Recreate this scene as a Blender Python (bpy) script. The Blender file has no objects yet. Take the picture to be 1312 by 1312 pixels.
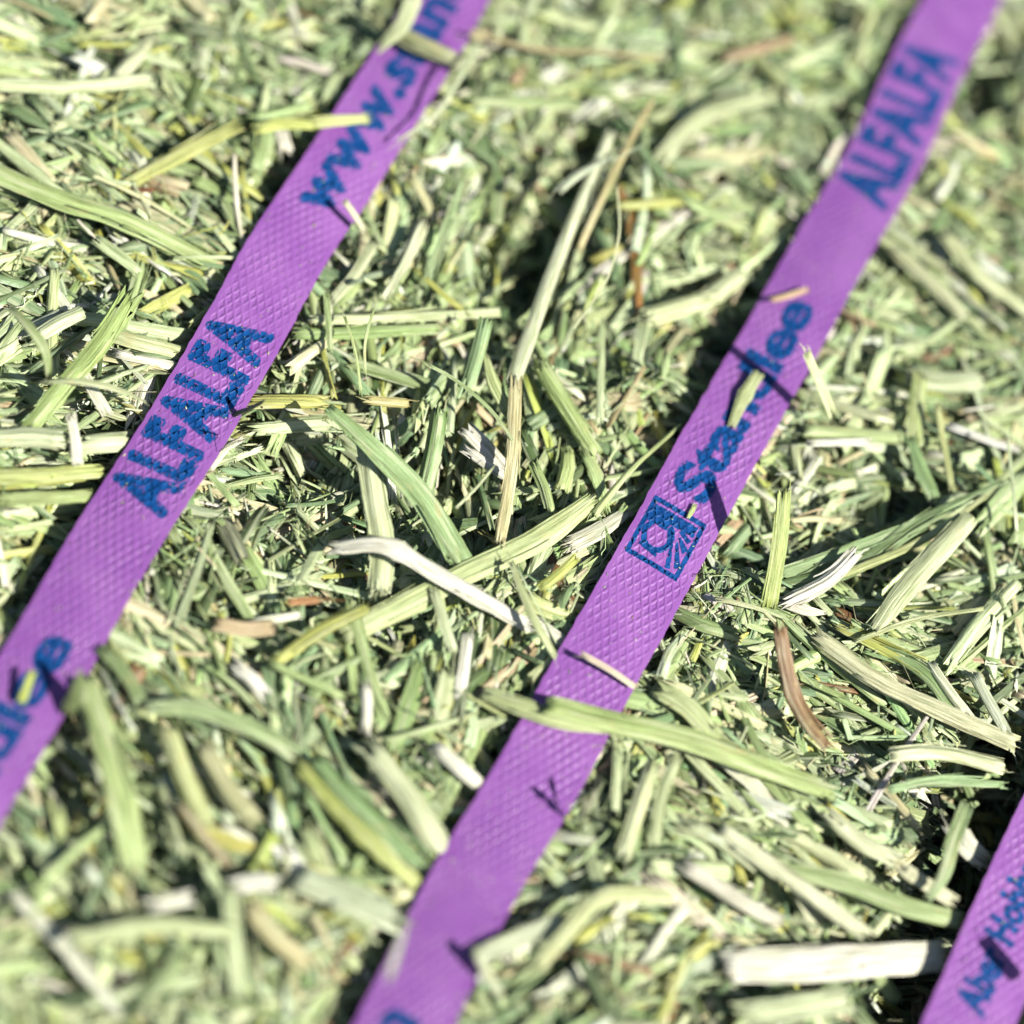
import bpy, bmesh, math
import numpy as np
from mathutils import Vector

scene = bpy.context.scene
COL = scene.collection
MM = 0.001
rng = np.random.default_rng(7)

# ------------------------------------------------------------------ camera
TILT, GANG, DIST = math.radians(33), math.radians(22), 0.44
WIDTH_MM = 150.0                      # width of the picture at the focus distance
PX = 1312.0
g2 = np.array([math.sin(GANG), math.cos(GANG), 0.0])      # the ground direction that recedes
cam_pos = -g2 * DIST * math.sin(TILT) + np.array([0, 0, DIST * math.cos(TILT)])
fwd = -cam_pos / np.linalg.norm(cam_pos)
r0 = np.cross(fwd, [0, 0, 1.0]); r0 /= np.linalg.norm(r0)
u0 = np.cross(r0, fwd)
cu = math.cos(GANG) * u0 - math.sin(GANG) * r0
cr = math.cos(GANG) * r0 + math.sin(GANG) * u0
cam_data = bpy.data.cameras.new("camera")
cam = bpy.data.objects.new("camera", cam_data)
COL.objects.link(cam)
from mathutils import Matrix
M = Matrix([[cr[0], cu[0], -fwd[0], cam_pos[0]], [cr[1], cu[1], -fwd[1], cam_pos[1]],
            [cr[2], cu[2], -fwd[2], cam_pos[2]], [0, 0, 0, 1]])
cam.matrix_world = M
cam_data.sensor_width = 36
LENS = 36 * DIST * 1000 / WIDTH_MM
cam_data.lens = LENS
cam_data.clip_start = 0.01
cam_data.clip_end = 50
cam_data.dof.use_dof = True
cam_data.dof.focus_distance = DIST - 0.0025
cam_data.dof.aperture_fstop = 5.7
cam_data.dof.aperture_blades = 9
scene.camera = cam

def P(px, py, h=0.0):
    """Point of the scene at height h (mm) seen at this place of the photograph."""
    x = (px - PX / 2) / PX * WIDTH_MM * MM / DIST
    y = -(py - PX / 2) / PX * WIDTH_MM * MM / DIST
    d = fwd + cr * x + cu * y
    t = (h * MM - cam_pos[2]) / d[2]
    return cam_pos + d * t

def PIX(p):
    q = np.asarray(p) - cam_pos
    z = q @ fwd
    s = DIST / (WIDTH_MM * MM) * PX
    return np.stack([PX / 2 + (q @ cr) / z * s, PX / 2 - (q @ cu) / z * s], -1)

# ------------------------------------------------------------------ light
sh = P(594, 606) - P(656, 656)
sun_az = math.atan2(-sh[0], -sh[1])           # clockwise from +Y
SUN_EL = math.radians(45)
world = bpy.data.worlds.new("World"); scene.world = world
world.use_nodes = True
nt = world.node_tree; nt.nodes.clear()
sky = nt.nodes.new("ShaderNodeTexSky"); sky.sky_type = 'NISHITA'
sky.sun_disc = False
sky.sun_elevation = SUN_EL; sky.sun_rotation = sun_az
bg = nt.nodes.new("ShaderNodeBackground"); bg.inputs[1].default_value = 0.05
wo = nt.nodes.new("ShaderNodeOutputWorld")
nt.links.new(sky.outputs[0], bg.inputs[0]); nt.links.new(bg.outputs[0], wo.inputs[0])
sd = bpy.data.lights.new("sun", 'SUN'); sd.energy = 5.0; sd.angle = math.radians(0.5)
sd.color = (1.0, 0.965, 0.91)
sun = bpy.data.objects.new("sun", sd); COL.objects.link(sun)
sdir = Vector((math.sin(sun_az) * math.cos(SUN_EL), math.cos(sun_az) * math.cos(SUN_EL), math.sin(SUN_EL)))
sun.rotation_euler = sdir.to_track_quat('Z', 'Y').to_euler()
sun.location = sdir * 1.0
scene.view_settings.view_transform = 'Standard'
scene.view_settings.look = 'None'
scene.view_settings.exposure = 1.06
scene.view_settings.gamma = 1.0
scene.view_settings.use_curve_mapping = False
scene.render.engine = 'CYCLES'
scene.cycles.max_bounces = 6
scene.cycles.diffuse_bounces = 2
scene.cycles.use_denoising = True

# ------------------------------------------------------------------ node helpers
class NT:
    def __init__(s, mat):
        mat.use_nodes = True
        s.t = mat.node_tree; s.t.nodes.clear()
    def n(s, typ, **kw):
        x = s.t.nodes.new(typ)
        for k, v in kw.items(): setattr(x, k, v)
        return x
    def l(s, a, b): s.t.links.new(a, b)
    def val(s, sock, v):
        if isinstance(v, (int, float, tuple, list)): sock.default_value = v
        else: s.l(v, sock)
    def math(s, op, a, b=None, c=None, clamp=False):
        x = s.n("ShaderNodeMath", operation=op, use_clamp=clamp)
        s.val(x.inputs[0], a)
        if b is not None: s.val(x.inputs[1], b)
        if c is not None: s.val(x.inputs[2], c)
        return x.outputs[0]
    def comb(s, a, b, c):
        x = s.n("ShaderNodeCombineXYZ")
        for i, v in enumerate((a, b, c)): s.val(x.inputs[i], v)
        return x.outputs[0]
    def noise(s, vec, scale, detail=3, rough=0.6):
        x = s.n("ShaderNodeTexNoise"); s.l(vec, x.inputs["Vector"])
        x.inputs["Scale"].default_value = scale; x.inputs["Detail"].default_value = detail
        x.inputs["Roughness"].default_value = rough
        return x.outputs[0]
    def ramp(s, v, lo, hi, a=0.0, b=1.0):
        x = s.n("ShaderNodeMapRange", interpolation_type='SMOOTHSTEP'); s.l(v, x.inputs[0])
        for i, q in zip((1, 2, 3, 4), (lo, hi, a, b)): s.val(x.inputs[i], q)
        return x.outputs[0]
    def mix(s, f, a, b, mode='MIX'):
        x = s.n("ShaderNodeMix", data_type='RGBA', blend_type=mode)
        s.val(x.inputs[0], f); s.val(x.inputs[6], a); s.val(x.inputs[7], b)
        return x.outputs[2]

# hay: colour of the piece, fibres running along it, blotches, thin leaf lets some light through
def hay_material():
    m = bpy.data.materials.new("dried_hay"); N = NT(m)
    ca = N.n("ShaderNodeAttribute", attribute_name="col")
    pa = N.n("ShaderNodeAttribute", attribute_name="par")      # lateral mm, along mm, seed
    sp = N.n("ShaderNodeSeparateXYZ"); N.l(pa.outputs["Vector"], sp.inputs[0])
    lat, alo, seed = sp.outputs
    fine = N.noise(N.comb(N.math('MULTIPLY', lat, 4.2), N.math('MULTIPLY', alo, 0.16), seed), 1.0, 4, 0.65)
    med = N.noise(N.comb(N.math('MULTIPLY', lat, 1.3), N.math('MULTIPLY', alo, 0.08), N.math('ADD', seed, 9.0)), 1.0, 2)
    blot = N.noise(N.comb(N.math('MULTIPLY', lat, .5), N.math('MULTIPLY', alo, 0.22), N.math('ADD', seed, 4.0)), 1.0, 5, 0.7)
    speck = N.noise(N.comb(lat, N.math('MULTIPLY', alo, 0.7), seed), 4.0, 3, 0.7)
    c = ca.outputs["Color"]
    v1 = N.ramp(fine, 0.3, 0.72, 0.55, 1.2)
    c = N.mix(1.0, c, N.comb(v1, v1, N.math('POWER', v1, 1.25)), 'MULTIPLY')
    c = N.mix(N.ramp(med, 0.5, 0.7, 0.0, 0.5), c, (0.52, 0.54, 0.34, 1))
    c = N.mix(N.ramp(med, 0.48, 0.30, 0.0, 0.45), c, (0.10, 0.15, 0.04, 1))
    c = N.mix(N.ramp(blot, 0.56, 0.76, 0.0, 0.6), c, (0.42, 0.34, 0.14, 1))
    c = N.mix(N.ramp(speck, 0.66, 0.78, 0.0, 0.6), c, (0.05, 0.055, 0.02, 1))
    b = N.n("ShaderNodeBump"); b.inputs["Strength"].default_value = 1.0
    b.inputs["Distance"].default_value = 0.00022
    N.l(N.math('ADD', fine, N.math('MULTIPLY', speck, 0.35)), b.inputs["Height"])
    p = N.n("ShaderNodeBsdfPrincipled"); N.l(c, p.inputs["Base Color"])
    p.inputs["Roughness"].default_value = 0.46
    p.inputs["Specular IOR Level"].default_value = 0.5
    N.l(b.outputs[0], p.inputs["Normal"])
    tr = N.n("ShaderNodeBsdfTranslucent"); N.l(c, tr.inputs[0]); N.l(b.outputs[0], tr.inputs[1])
    mx = N.n("ShaderNodeMixShader"); mx.inputs[0].default_value = 0.10
    N.l(p.outputs[0], mx.inputs[1]); N.l(tr.outputs[0], mx.inputs[2])
    o = N.n("ShaderNodeOutputMaterial"); N.l(mx.outputs[0], o.inputs[0])
    return m
HAY = hay_material()

def emboss(N):
    uv = N.n("ShaderNodeAttribute", attribute_name="suv")      # mm along, mm across
    sp = N.n("ShaderNodeSeparateXYZ"); N.l(uv.outputs["Vector"], sp.inputs[0])
    u, v, k = sp.outputs
    wob = N.noise(uv.outputs["Vector"], 0.35, 2)
    uu = N.math('ADD', u, N.math('MULTIPLY', wob, 0.25))
    A = math.radians(27); pitch = 1.22
    us, vc = N.math('MULTIPLY', uu, math.sin(A) / pitch), N.math('MULTIPLY', v, math.cos(A) / pitch)
    a = N.math('PINGPONG', N.math('ADD', us, vc), 0.5)
    b = N.math('PINGPONG', N.math('SUBTRACT', us, vc), 0.5)
    mn = N.math('MINIMUM', a, b)
    rid = N.ramp(mn, 0.03, 0.30, 1.0, 0.0)                    # 1 on the raised ridges
    marg = N.ramp(N.math('ABSOLUTE', v), 4.9, 5.4, 1.0, 0.0)
    wear = N.ramp(N.math("ADD", N.noise(uv.outputs["Vector"], 0.16, 2), N.math("MULTIPLY", N.noise(uv.outputs["Vector"], 0.9, 2), 0.35)), 0.5, 0.82, 0.3, 1.0)
    h = N.math('ADD', N.math('MULTIPLY', N.math('MULTIPLY', N.math('SUBTRACT', rid, 1.0), marg), wear), 0.0)
    return uv, u, v, h, rid, marg

def strap_material():
    m = bpy.data.materials.new("embossed_purple_plastic"); N = NT(m)
    uv, u, v, h, rid, marg = emboss(N)
    big = N.noise(uv.outputs["Vector"], 0.12, 3)
    fine = N.noise(uv.outputs["Vector"], 2.2, 4, 0.7)
    c = N.mix(N.ramp(big, 0.3, 0.7), (0.166, 0.055, 0.224, 1), (0.196, 0.074, 0.250, 1))
    c = N.mix(N.ramp(fine, 0.62, 0.8, 0, 0.35), c, (0.24, 0.12, 0.26, 1))
    dust = N.noise(N.comb(N.math('MULTIPLY', u, .5), v, 3.0), 0.7, 5, 0.75)
    c = N.mix(N.ramp(dust, 0.60, 0.80, 0, 0.4), c, (0.27, 0.19, 0.21, 1))
    scr = N.noise(N.comb(N.math('MULTIPLY', u, .12), N.math('MULTIPLY', v, 2.6), 7.0), 1.0, 4, 0.8)      # lengthwise rub marks
    c = N.mix(N.ramp(scr, 0.60, 0.74, 0, 0.38), c, (0.27, 0.15, 0.28, 1))
    c = N.mix(N.math('MULTIPLY', N.ramp(N.noise(uv.outputs["Vector"], 5.0, 3, 0.7), 0.66, 0.74), 0.55), c, (0.22, 0.20, 0.12, 1))
    b = N.n("ShaderNodeBump"); b.inputs["Strength"].default_value = 1.0
    b.inputs["Distance"].default_value = 0.00013
    N.l(N.math('ADD', h, N.math('MULTIPLY', fine, 0.12)), b.inputs["Height"])
    p = N.n("ShaderNodeBsdfPrincipled"); N.l(c, p.inputs["Base Color"])
    N.val(p.inputs["Roughness"], N.ramp(N.math("ADD", fine, N.math("MULTIPLY", big, 0.6)), 0.5, 1.0, 0.34, 0.56))
    p.inputs["Specular IOR Level"].default_value = 0.45
    N.l(b.outputs[0], p.inputs["Normal"])
    o = N.n("ShaderNodeOutputMaterial"); N.l(p.outputs[0], o.inputs[0])
    return m

def ink_material():
    m = bpy.data.materials.new("blue_ink"); N = NT(m)
    uv, u, v, h, rid, marg = emboss(N)
    w = N.noise(uv.outputs["Vector"], 1.6, 4, 0.7)
    w2 = N.noise(uv.outputs["Vector"], 0.5, 2, 0.5)
    # ink sits in the flats of the weave and is missing on and beside many of the ridges
    miss = N.math('MULTIPLY', N.ramp(N.math('ADD', rid, N.math('MULTIPLY', N.math('SUBTRACT', w, 0.5), 2.8)), 0.82, 1.0),
                  N.ramp(w2, 0.32, 0.5, 0.55, 1.0))
    fac = N.math('SUBTRACT', 1.0, N.math('MAXIMUM', miss, N.ramp(w, 0.60, 0.66)))
    b = N.n("ShaderNodeBump"); b.inputs["Distance"].default_value = 0.00011
    b.inputs["Strength"].default_value = 1.0
    N.l(h, b.inputs["Height"])
    p = N.n("ShaderNodeBsdfPrincipled")
    N.l(N.mix(N.ramp(w2, 0.3, 0.7), (0.001, 0.034, 0.135, 1), (0.003, 0.052, 0.185, 1)), p.inputs["Base Color"])
    p.inputs["Roughness"].default_value = 0.5
    p.inputs["Specular IOR Level"].default_value = 0.2
    N.l(b.outputs[0], p.inputs["Normal"])
    t = N.n("ShaderNodeBsdfTransparent")
    mx = N.n("ShaderNodeMixShader"); N.l(fac, mx.inputs[0]); N.l(t.outputs[0], mx.inputs[1]); N.l(p.outputs[0], mx.inputs[2])
    o = N.n("ShaderNodeOutputMaterial"); N.l(mx.outputs[0], o.inputs[0])
    return m
STRAP_M, INK_M = strap_material(), ink_material()

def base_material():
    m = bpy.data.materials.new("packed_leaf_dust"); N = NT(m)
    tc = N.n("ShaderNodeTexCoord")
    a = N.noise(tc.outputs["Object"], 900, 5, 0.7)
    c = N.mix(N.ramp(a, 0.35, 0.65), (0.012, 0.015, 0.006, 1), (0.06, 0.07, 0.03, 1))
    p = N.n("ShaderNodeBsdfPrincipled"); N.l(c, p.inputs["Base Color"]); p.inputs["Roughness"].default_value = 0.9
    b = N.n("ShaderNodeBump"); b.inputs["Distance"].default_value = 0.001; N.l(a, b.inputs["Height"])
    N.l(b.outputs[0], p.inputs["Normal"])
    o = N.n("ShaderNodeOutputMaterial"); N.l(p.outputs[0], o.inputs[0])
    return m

# ------------------------------------------------------------------ mesh helpers
def mesh_from(name, V, quads, tris, mat, attrs=None, ringn=None):
    me = bpy.data.meshes.new(name)
    nv, nq, ntr = len(V), len(quads), len(tris)
    me.vertices.add(nv); me.vertices.foreach_set("co", np.ascontiguousarray(V, np.float32).ravel())
    me.loops.add(nq * 4 + ntr * 3)
    li = np.concatenate([np.asarray(quads, np.int32).ravel(), np.asarray(tris, np.int32).ravel()])
    me.loops.foreach_set("vertex_index", li)
    me.polygons.add(nq + ntr)
    st = np.concatenate([np.arange(nq) * 4, nq * 4 + np.arange(ntr) * 3]).astype(np.int32)
    me.polygons.foreach_set("loop_start", st)
    me.update(calc_edges=True)
    me.polygons.foreach_set("use_smooth", np.full(nq + ntr, True))
    if ringn is not None:
        ev = np.empty(len(me.edges) * 2, np.int32); me.edges.foreach_get("vertices", ev); ev = ev.reshape(-1, 2)
        ra = ringn[ev[:, 0]]; rb = ringn[ev[:, 1]]
        sh_ = (np.abs(ev[:, 0] - ev[:, 1]) == ra) | (ra == 0) | (rb == 0)
        at = me.attributes.new("sharp_edge", 'BOOLEAN', 'EDGE'); at.data.foreach_set("value", sh_)
    for k, (typ, arr) in (attrs or {}).items():
        at = me.attributes.new(k, typ, 'POINT')
        at.data.foreach_set("color" if typ == 'FLOAT_COLOR' else "vector", np.ascontiguousarray(arr, np.float32).ravel())
    me.materials.append(mat)
    me.validate()
    return me

def section(kind, n):
    """Closed outlines (y, z) in half widths: split channel, flat blade, squashed stalk, ridged stalk."""
    if kind in ("channel", "blade", "fold"):
        arc = {"channel": math.radians(75), "blade": math.radians(22), "fold": 0}[kind]
        k = n // 2
        a = np.linspace(-1, 1, k)
        if kind == "fold":
            y, z = a, -np.abs(a) * 0.45 + 0.2
        else:
            y, z = np.sin(a * arc) / math.sin(arc), (np.cos(a * arc) - np.cos(arc)) / math.sin(arc)
        th = 0.13 if kind == "channel" else 0.09
        o = np.stack([y, z], 1); i = np.stack([y[::-1] * 0.93, z[::-1] - th * 1.6], 1)
        return np.concatenate([o, i])
    a = np.linspace(0, 2 * math.pi, n, endpoint=False) + math.pi / n
    r = 1 + (0.10 * np.cos(4 * a) if kind == "ridged" else 0)
    f = 0.62 if kind == "ridged" else 0.34
    if kind == "ridged": r = r + 0.05 * np.cos(n / 2 * a)
    return np.stack([np.cos(a) * r, np.sin(a) * r * f], 1)
KINDS = ("channel", "blade", "fold", "stalk", "ridged")

def sweep(paths, w, kinds, roll, N, jag=0.5, cols=None, seeds=None, rng=rng):
    """paths (M,K,3) m, w (M,K) half width m, kinds (M,), roll (M,) or (M,K). Returns V, quads, tris, col, par."""
    Mn, K, _ = paths.shape
    T = np.gradient(paths, axis=1); L = np.linalg.norm(T, axis=2, keepdims=True); T = T / np.maximum(L, 1e-9)
    up = np.zeros_like(T); up[..., 2] = 1
    S = np.cross(up, T); S /= np.maximum(np.linalg.norm(S, axis=2, keepdims=True), 1e-6)
    U = np.cross(T, S)
    roll = np.asarray(roll); roll = roll[:, None] if roll.ndim == 1 else roll
    c, s = np.cos(roll)[..., None], np.sin(roll)[..., None]
    S2, U2 = S * c + U * s, U * c - S * s
    sec = np.stack([section(k, N) for k in KINDS])[kinds]             # M,N,2
    sec = sec * (1 + rng.normal(0, 0.07, sec.shape))
    sec[..., 1] += rng.normal(0, 0.035, sec.shape[:2])
    Y = sec[:, None, :, 0] * w[..., None]; Z = sec[:, None, :, 1] * w[..., None]
    V = paths[:, :, None, :] + Y[..., None] * S2[:, :, None, :] + Z[..., None] * U2[:, :, None, :]
    # ragged ends
    jg = jag * np.asarray(w)[:, [0, -1], None] * rng.uniform(-1, 1.2, (Mn, 2, N)) * (rng.random((Mn, 2, 1)) * 1.4)
    V[:, 0] -= T[:, 0][:, None, :] * jg[:, 0][..., None]
    V[:, -1] += T[:, -1][:, None, :] * jg[:, 1][..., None]
    seg = np.linalg.norm(np.diff(paths, axis=1), axis=2)
    al = np.concatenate([np.zeros((Mn, 1)), np.cumsum(seg, 1)], 1)
    capa = paths[:, 0] + T[:, 0] * (w[:, 0] * 0.35)[:, None] ; capb = paths[:, -1] - T[:, -1] * (w[:, -1] * 0.35)[:, None]
    zc = sec[..., 1].mean(1)
    capa = capa + U2[:, 0] * (zc * w[:, 0])[:, None]; capb = capb + U2[:, -1] * (zc * w[:, -1])[:, None]
    VV = np.concatenate([V.reshape(Mn, K * N, 3), capa[:, None], capb[:, None]], 1)
    nv = K * N + 2
    i, j = np.meshgrid(np.arange(K - 1), np.arange(N), indexing='ij')
    j2 = (j + 1) % N
    q = np.stack([i * N + j, i * N + j2, (i + 1) * N + j2, (i + 1) * N + j], -1).reshape(-1, 4)
    jj = np.arange(N); jn = (jj + 1) % N
    t = np.concatenate([np.stack([jn, jj, np.full(N, K * N)], 1),
                        np.stack([(K - 1) * N + jj, (K - 1) * N + jn, np.full(N, K * N + 1)], 1)])
    off = (np.arange(Mn) * nv)[:, None, None]
    quads = (q[None] + off).reshape(-1, 4); tris = (t[None] + off).reshape(-1, 3)
    if seeds is None: seeds = rng.uniform(0, 400, Mn)
    lat = (Y + 0 * V[..., 0]) * 1000 + Z * 300
    par = np.stack([lat, np.broadcast_to(al[:, :, None] * 1000, lat.shape), np.broadcast_to(seeds[:, None, None], lat.shape)], -1).reshape(Mn, K * N, 3)
    par = np.concatenate([par, np.stack([np.zeros(Mn), al[:, 0] * 1000, seeds], 1)[:, None], np.stack([np.zeros(Mn), al[:, -1] * 1000, seeds], 1)[:, None]], 1)
    col = np.ones((Mn, nv, 4)); col[..., :3] = cols[:, None, :]
    rn = np.full((Mn, nv), N, np.int32); rn[:, K * N:] = 0
    return VV.reshape(-1, 3), quads, tris, col.reshape(-1, 4), par.reshape(-1, 3), rn.ravel()

PAL = {  # base colours of the dried pieces
    "white":        ((0.62, 0.63, 0.49), .08),
    "pale green":   ((0.45, 0.525, 0.285), .31),
    "light green":  ((0.31, 0.395, 0.165), .28),
    "dusty green":  ((0.165, 0.245, 0.115), .17),
    "dark green":   ((0.07, 0.11, 0.04), .08),
    "yellow green": ((0.40, 0.42, 0.10), .06),
    "straw":        ((0.54, 0.49, 0.28), .06),
    "tan":          ((0.42, 0.30, 0.17), .007),
    "brown":        ((0.16, 0.075, 0.03), .008),
}
PN = list(PAL); PC = np.array([PAL[k][0] for k in PN]); PW = np.array([PAL[k][1] for k in PN]); PW /= PW.sum()
def colours(n, idx=None, var=0.14, w=PW):
    if idx is None: idx = rng.choice(len(PN), n, p=w)
    c = PC[idx] * np.exp(rng.normal(0, var, (n, 1))) * np.exp(rng.normal(0, 0.05, (n, 3)))
    return np.clip(c, 0.02, 0.86), idx

# relief of the packed hay (mm)
waves = [(rng.uniform(0.03, 0.22), rng.uniform(0, 2 * math.pi), rng.uniform(0, 2 * math.pi)) for _ in range(22)]
HOLES = [((640, 400), 3.5, 6), ((662, 365), 4.4, 11), ((680, 325), 4.6, 13), ((695, 285), 4.6, 13), ((712, 245), 4.4, 12), ((738, 205), 4, 11), ((760, 160), 3.4, 8), ((430, 585), 3.5, 8), ((405, 560), 3.5, 7), ((360, 600), 4, 6), ((590, 640), 3, 7), ((600, 690), 3, 7), ((1160, 640), 3, 7), ((1110, 650), 3, 6), ((950, 720), 3, 7), ((640, 600), 9, 3.0), ((330, 560), 8, 4), ((540, 620), 8, 3),
         ((915, 425), 4, 3), ((180, 200), 6, 3), ((1290, 1020), 9, 7), ((1240, 1120), 7, 5), ((95, 985), 8, 5), ((975, 700), 7, 3.5),
         ((1180, 480), 6, 3), ((340, 1040), 5, 2.5), ((30, 480), 8, 2.5), ((870, 1000), 6, 3), ((1130, 640), 6, 3), ((10, 90), 6, 2),
         ((830, 560), 4, 2.5), ((290, 440), 6, 3), ((500, 810), 4, 2)]
for key, (a, b), off, rad, dep in (("middle", (380, 560), -80, 2.8, 4), ("middle", (960, 1320), -84, 3, 3), ("right", (960, 1320), -92, 6, 9), ("left", (130, 250), -75, 3, 3), ("left", (560, 800), -82, 3, 3), ("middle", (30, 130), 85, 5, 6)):
    q_ = {"left": [(489, 137), (326, 400), (220, 578), (83, 803)], "middle": [(1229, 9), (1139, 192), (1014, 412), (907, 600), (741, 900), (524, 1300)], "right": [(1374, 1012), (1243, 1312)]}[key]
    for y_ in range(a, b + 1, 28):
        x_ = np.interp(y_, [c[1] for c in q_], [c[0] for c in q_]); HOLES.append(((x_ + off * .85, y_), rad, dep))
HP = [(P(*c)[:2] * 1000, r, d) for c, r, d in HOLES]
CR1 = [(rng.uniform(.10, .34), rng.uniform(0, 2 * math.pi), rng.uniform(0, 2 * math.pi)) for _ in range(7)]
CR2 = [(rng.uniform(.05, .14), rng.uniform(0, 2 * math.pi), rng.uniform(0, 2 * math.pi)) for _ in range(5)]
def relief(x, y):
    z = np.zeros_like(x)
    for f, a, ph in waves:
        z += 0.55 * (0.06 / (f + 0.03)) ** 0.5 * np.sin(f * 2 * math.pi / 2.2 * (x * 1000 * math.cos(a) + y * 1000 * math.sin(a)) + ph)
    z *= 1.0
    n1 = sum(np.sin(x * 1000 * f * math.cos(a) + y * 1000 * f * math.sin(a) + p) for f, a, p in CR1) / 2.2
    n2 = sum(np.sin(x * 1000 * f * math.cos(a) + y * 1000 * f * math.sin(a) + p) for f, a, p in CR2) / 2
    z = z - 6.0 * np.exp(-(n1 / .17) ** 2) * np.clip(n2 * 1.2 + .15, 0, 1)
    for c, r, d in HP:
        z -= d * np.exp(-((x * 1000 - c[0]) ** 2 + (y * 1000 - c[1]) ** 2) / (r * r))
    return z

# ------------------------------------------------------------------ straps (centre lines read off the photograph)
SW = 12.0
STR = {
    "left":   [(640, -130), (574, 0), (489, 137), (440, 213), (367, 322), (326, 400), (220, 578), (130, 719), (83, 803), (7, 930), (-66, 1055), (-210, 1300), (-330, 1500)],
    "middle": [(1310, -140), (1229, 9), (1193, 75), (1139, 192), (1064, 320), (1014, 412), (907, 600), (853, 700), (741, 900), (688, 1000), (624, 1100), (524, 1300), (420, 1500)],
    "right":  [(1900, 40), (1560, 640), (1374, 1012), (1337, 1092), (1291, 1197), (1243, 1312), (1160, 1500)],
}
HT = {"left": [3.0] * 13, "middle": [-6.5, 1.6, 2.9] + [3.2] * 10, "right": [5.0] * 7}
def cr_spline(pts, n):
    pts = np.asarray(pts, float)
    d = np.concatenate([[0], np.cumsum(np.linalg.norm(np.diff(pts, axis=0), axis=1))])
    m = np.gradient(pts, d, axis=0)
    t = np.linspace(0, d[-1], n); i = np.clip(np.searchsorted(d, t) - 1, 0, len(d) - 2)
    h = (d[i + 1] - d[i])[:, None]; x = ((t - d[i]) / h[:, 0])[:, None]
    return ((2*x**3 - 3*x**2 + 1) * pts[i] + (x**3 - 2*x**2 + x) * h * m[i] + (-2*x**3 + 3*x**2) * pts[i+1] + (x**3 - x**2) * h * m[i+1])

class Strap:
    def __init__(s, key, wscale=1.0):
        p3 = np.array([P(x, y, h) for (x, y), h in zip(STR[key][::-1], HT[key][::-1])])
        n = 700
        c = cr_spline(p3, n)
        k = np.hanning(61); k /= k.sum()
        for a in range(3):
            e = np.concatenate([2 * c[0, a] - c[1:31, a][::-1], c[:, a], 2 * c[-1, a] - c[-31:-1, a][::-1]])
            c[:, a] = np.convolve(e, k, 'valid')
        s.u = np.concatenate([[0], np.cumsum(np.linalg.norm(np.diff(c, axis=0), axis=1))]) * 1000
        ph = {"left": 0.3, "middle": 1.7, "right": 3}[key]
        c[:, 2] += (0.35 * np.sin(s.u / 17 + ph) + 0.25 * np.sin(s.u / 7.3 + 2 * ph)) * MM
        s.c = c; s.key = key; s.hw = SW / 2 * wscale
        T = np.gradient(c, axis=0); T /= np.linalg.norm(T, axis=1)[:, None]
        tw = 0.10 * np.sin(s.u / 23 + ph * 2)
        S = np.cross([0, 0, 1.0], T); S /= np.linalg.norm(S, axis=1)[:, None]   # to the left of the reading direction
        U = np.cross(T, S)
        s.S = S * np.cos(tw)[:, None] + U * np.sin(tw)[:, None]; s.U = np.cross(T, s.S)
        s.pix = PIX(c)
    def at(s, u, v, lift=0.0):
        """u mm along (reading direction), v mm to the left, lift mm."""
        u = np.asarray(u, float); v = np.asarray(v, float)
        f = lambda A: np.stack([np.interp(u, s.u, A[:, i]) for i in range(3)], -1)
        lift = lift - 0.006 * v * v
        return f(s.c) + f(s.S) * v[..., None] * MM + f(s.U) * np.asarray(lift)[..., None] * MM
    def u_at(s, px, py):
        i = np.argmin(((s.pix - [px, py]) ** 2).sum(1)); return s.u[i]
STRAPS = {k: Strap(k, {"left": 1.0, "middle": 1.0, "right": 1.0}[k]) for k in STR}

def tag(o, label=None, cat=None, group=None, kind=None):
    for k, v in (("label", label), ("category", cat), ("group", group), ("kind", kind)):
        if v: o[k] = v
    return o
def link(name, me, parent=None):
    o = bpy.data.objects.new(name, me); COL.objects.link(o)
    if parent: o.parent = parent
    return o

def build_strap(st, label):
    us = np.arange(0, st.u[-1], 0.5)
    cross = np.array([-1, -.97, -.9, -.75, -.5, -.25, 0, .25, .5, .75, .9, .97, 1]) * st.hw
    nz = lambda s_, k_: np.convolve(rng.normal(0, s_, len(us) + k_ - 1), np.hanning(k_ + 2)[1:-1] / np.hanning(k_ + 2)[1:-1].sum(), 'valid')
    eL, eR = (nz(.06, 3) + nz(.10, 21) for _ in range(2))      # nicks and slow changes of width
    wv = (cross[None] + np.where(cross[None] > 4, eL[:, None], 0) * (cross[None] / st.hw) ** 3 + np.where(cross[None] < -4, eR[:, None], 0) * np.abs(cross[None] / st.hw) ** 3)
    rows = []
    top = st.at(us[:, None] + 0 * cross, wv)
    bot = st.at(us[:, None] + 0 * cross, wv * 0.992, -0.55)
    ring = np.concatenate([top, bot[:, ::-1]], 1); n = ring.shape[1]; K = len(us)
    i, j = np.meshgrid(np.arange(K - 1), np.arange(n), indexing='ij'); j2 = (j + 1) % n
    q = np.stack([i * n + j, i * n + j2, (i + 1) * n + j2, (i + 1) * n + j], -1).reshape(-1, 4)[:, ::-1]
    vv = np.concatenate([cross, cross[::-1]])
    suv = np.stack([np.broadcast_to(us[:, None], (K, n)), np.broadcast_to(vv, (K, n)), np.full((K, n), 0.0)], -1)
    me = mesh_from("purple_strap", ring.reshape(-1, 3), q, np.zeros((0, 3), int), STRAP_M, {"suv": ('FLOAT_VECTOR', suv.reshape(-1, 3))})
    bm = bmesh.new(); bm.from_mesh(me)
    bmesh.ops.recalc_face_normals(bm, faces=bm.faces)
    for e in bm.edges:
        if len(e.link_faces) == 2 and e.calc_face_angle(0) > 0.6: e.smooth = False
    bm.to_mesh(me); bm.free()
    o = link("purple_strap", me)
    return tag(o, label, "strap", "purple straps round the bale")

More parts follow.
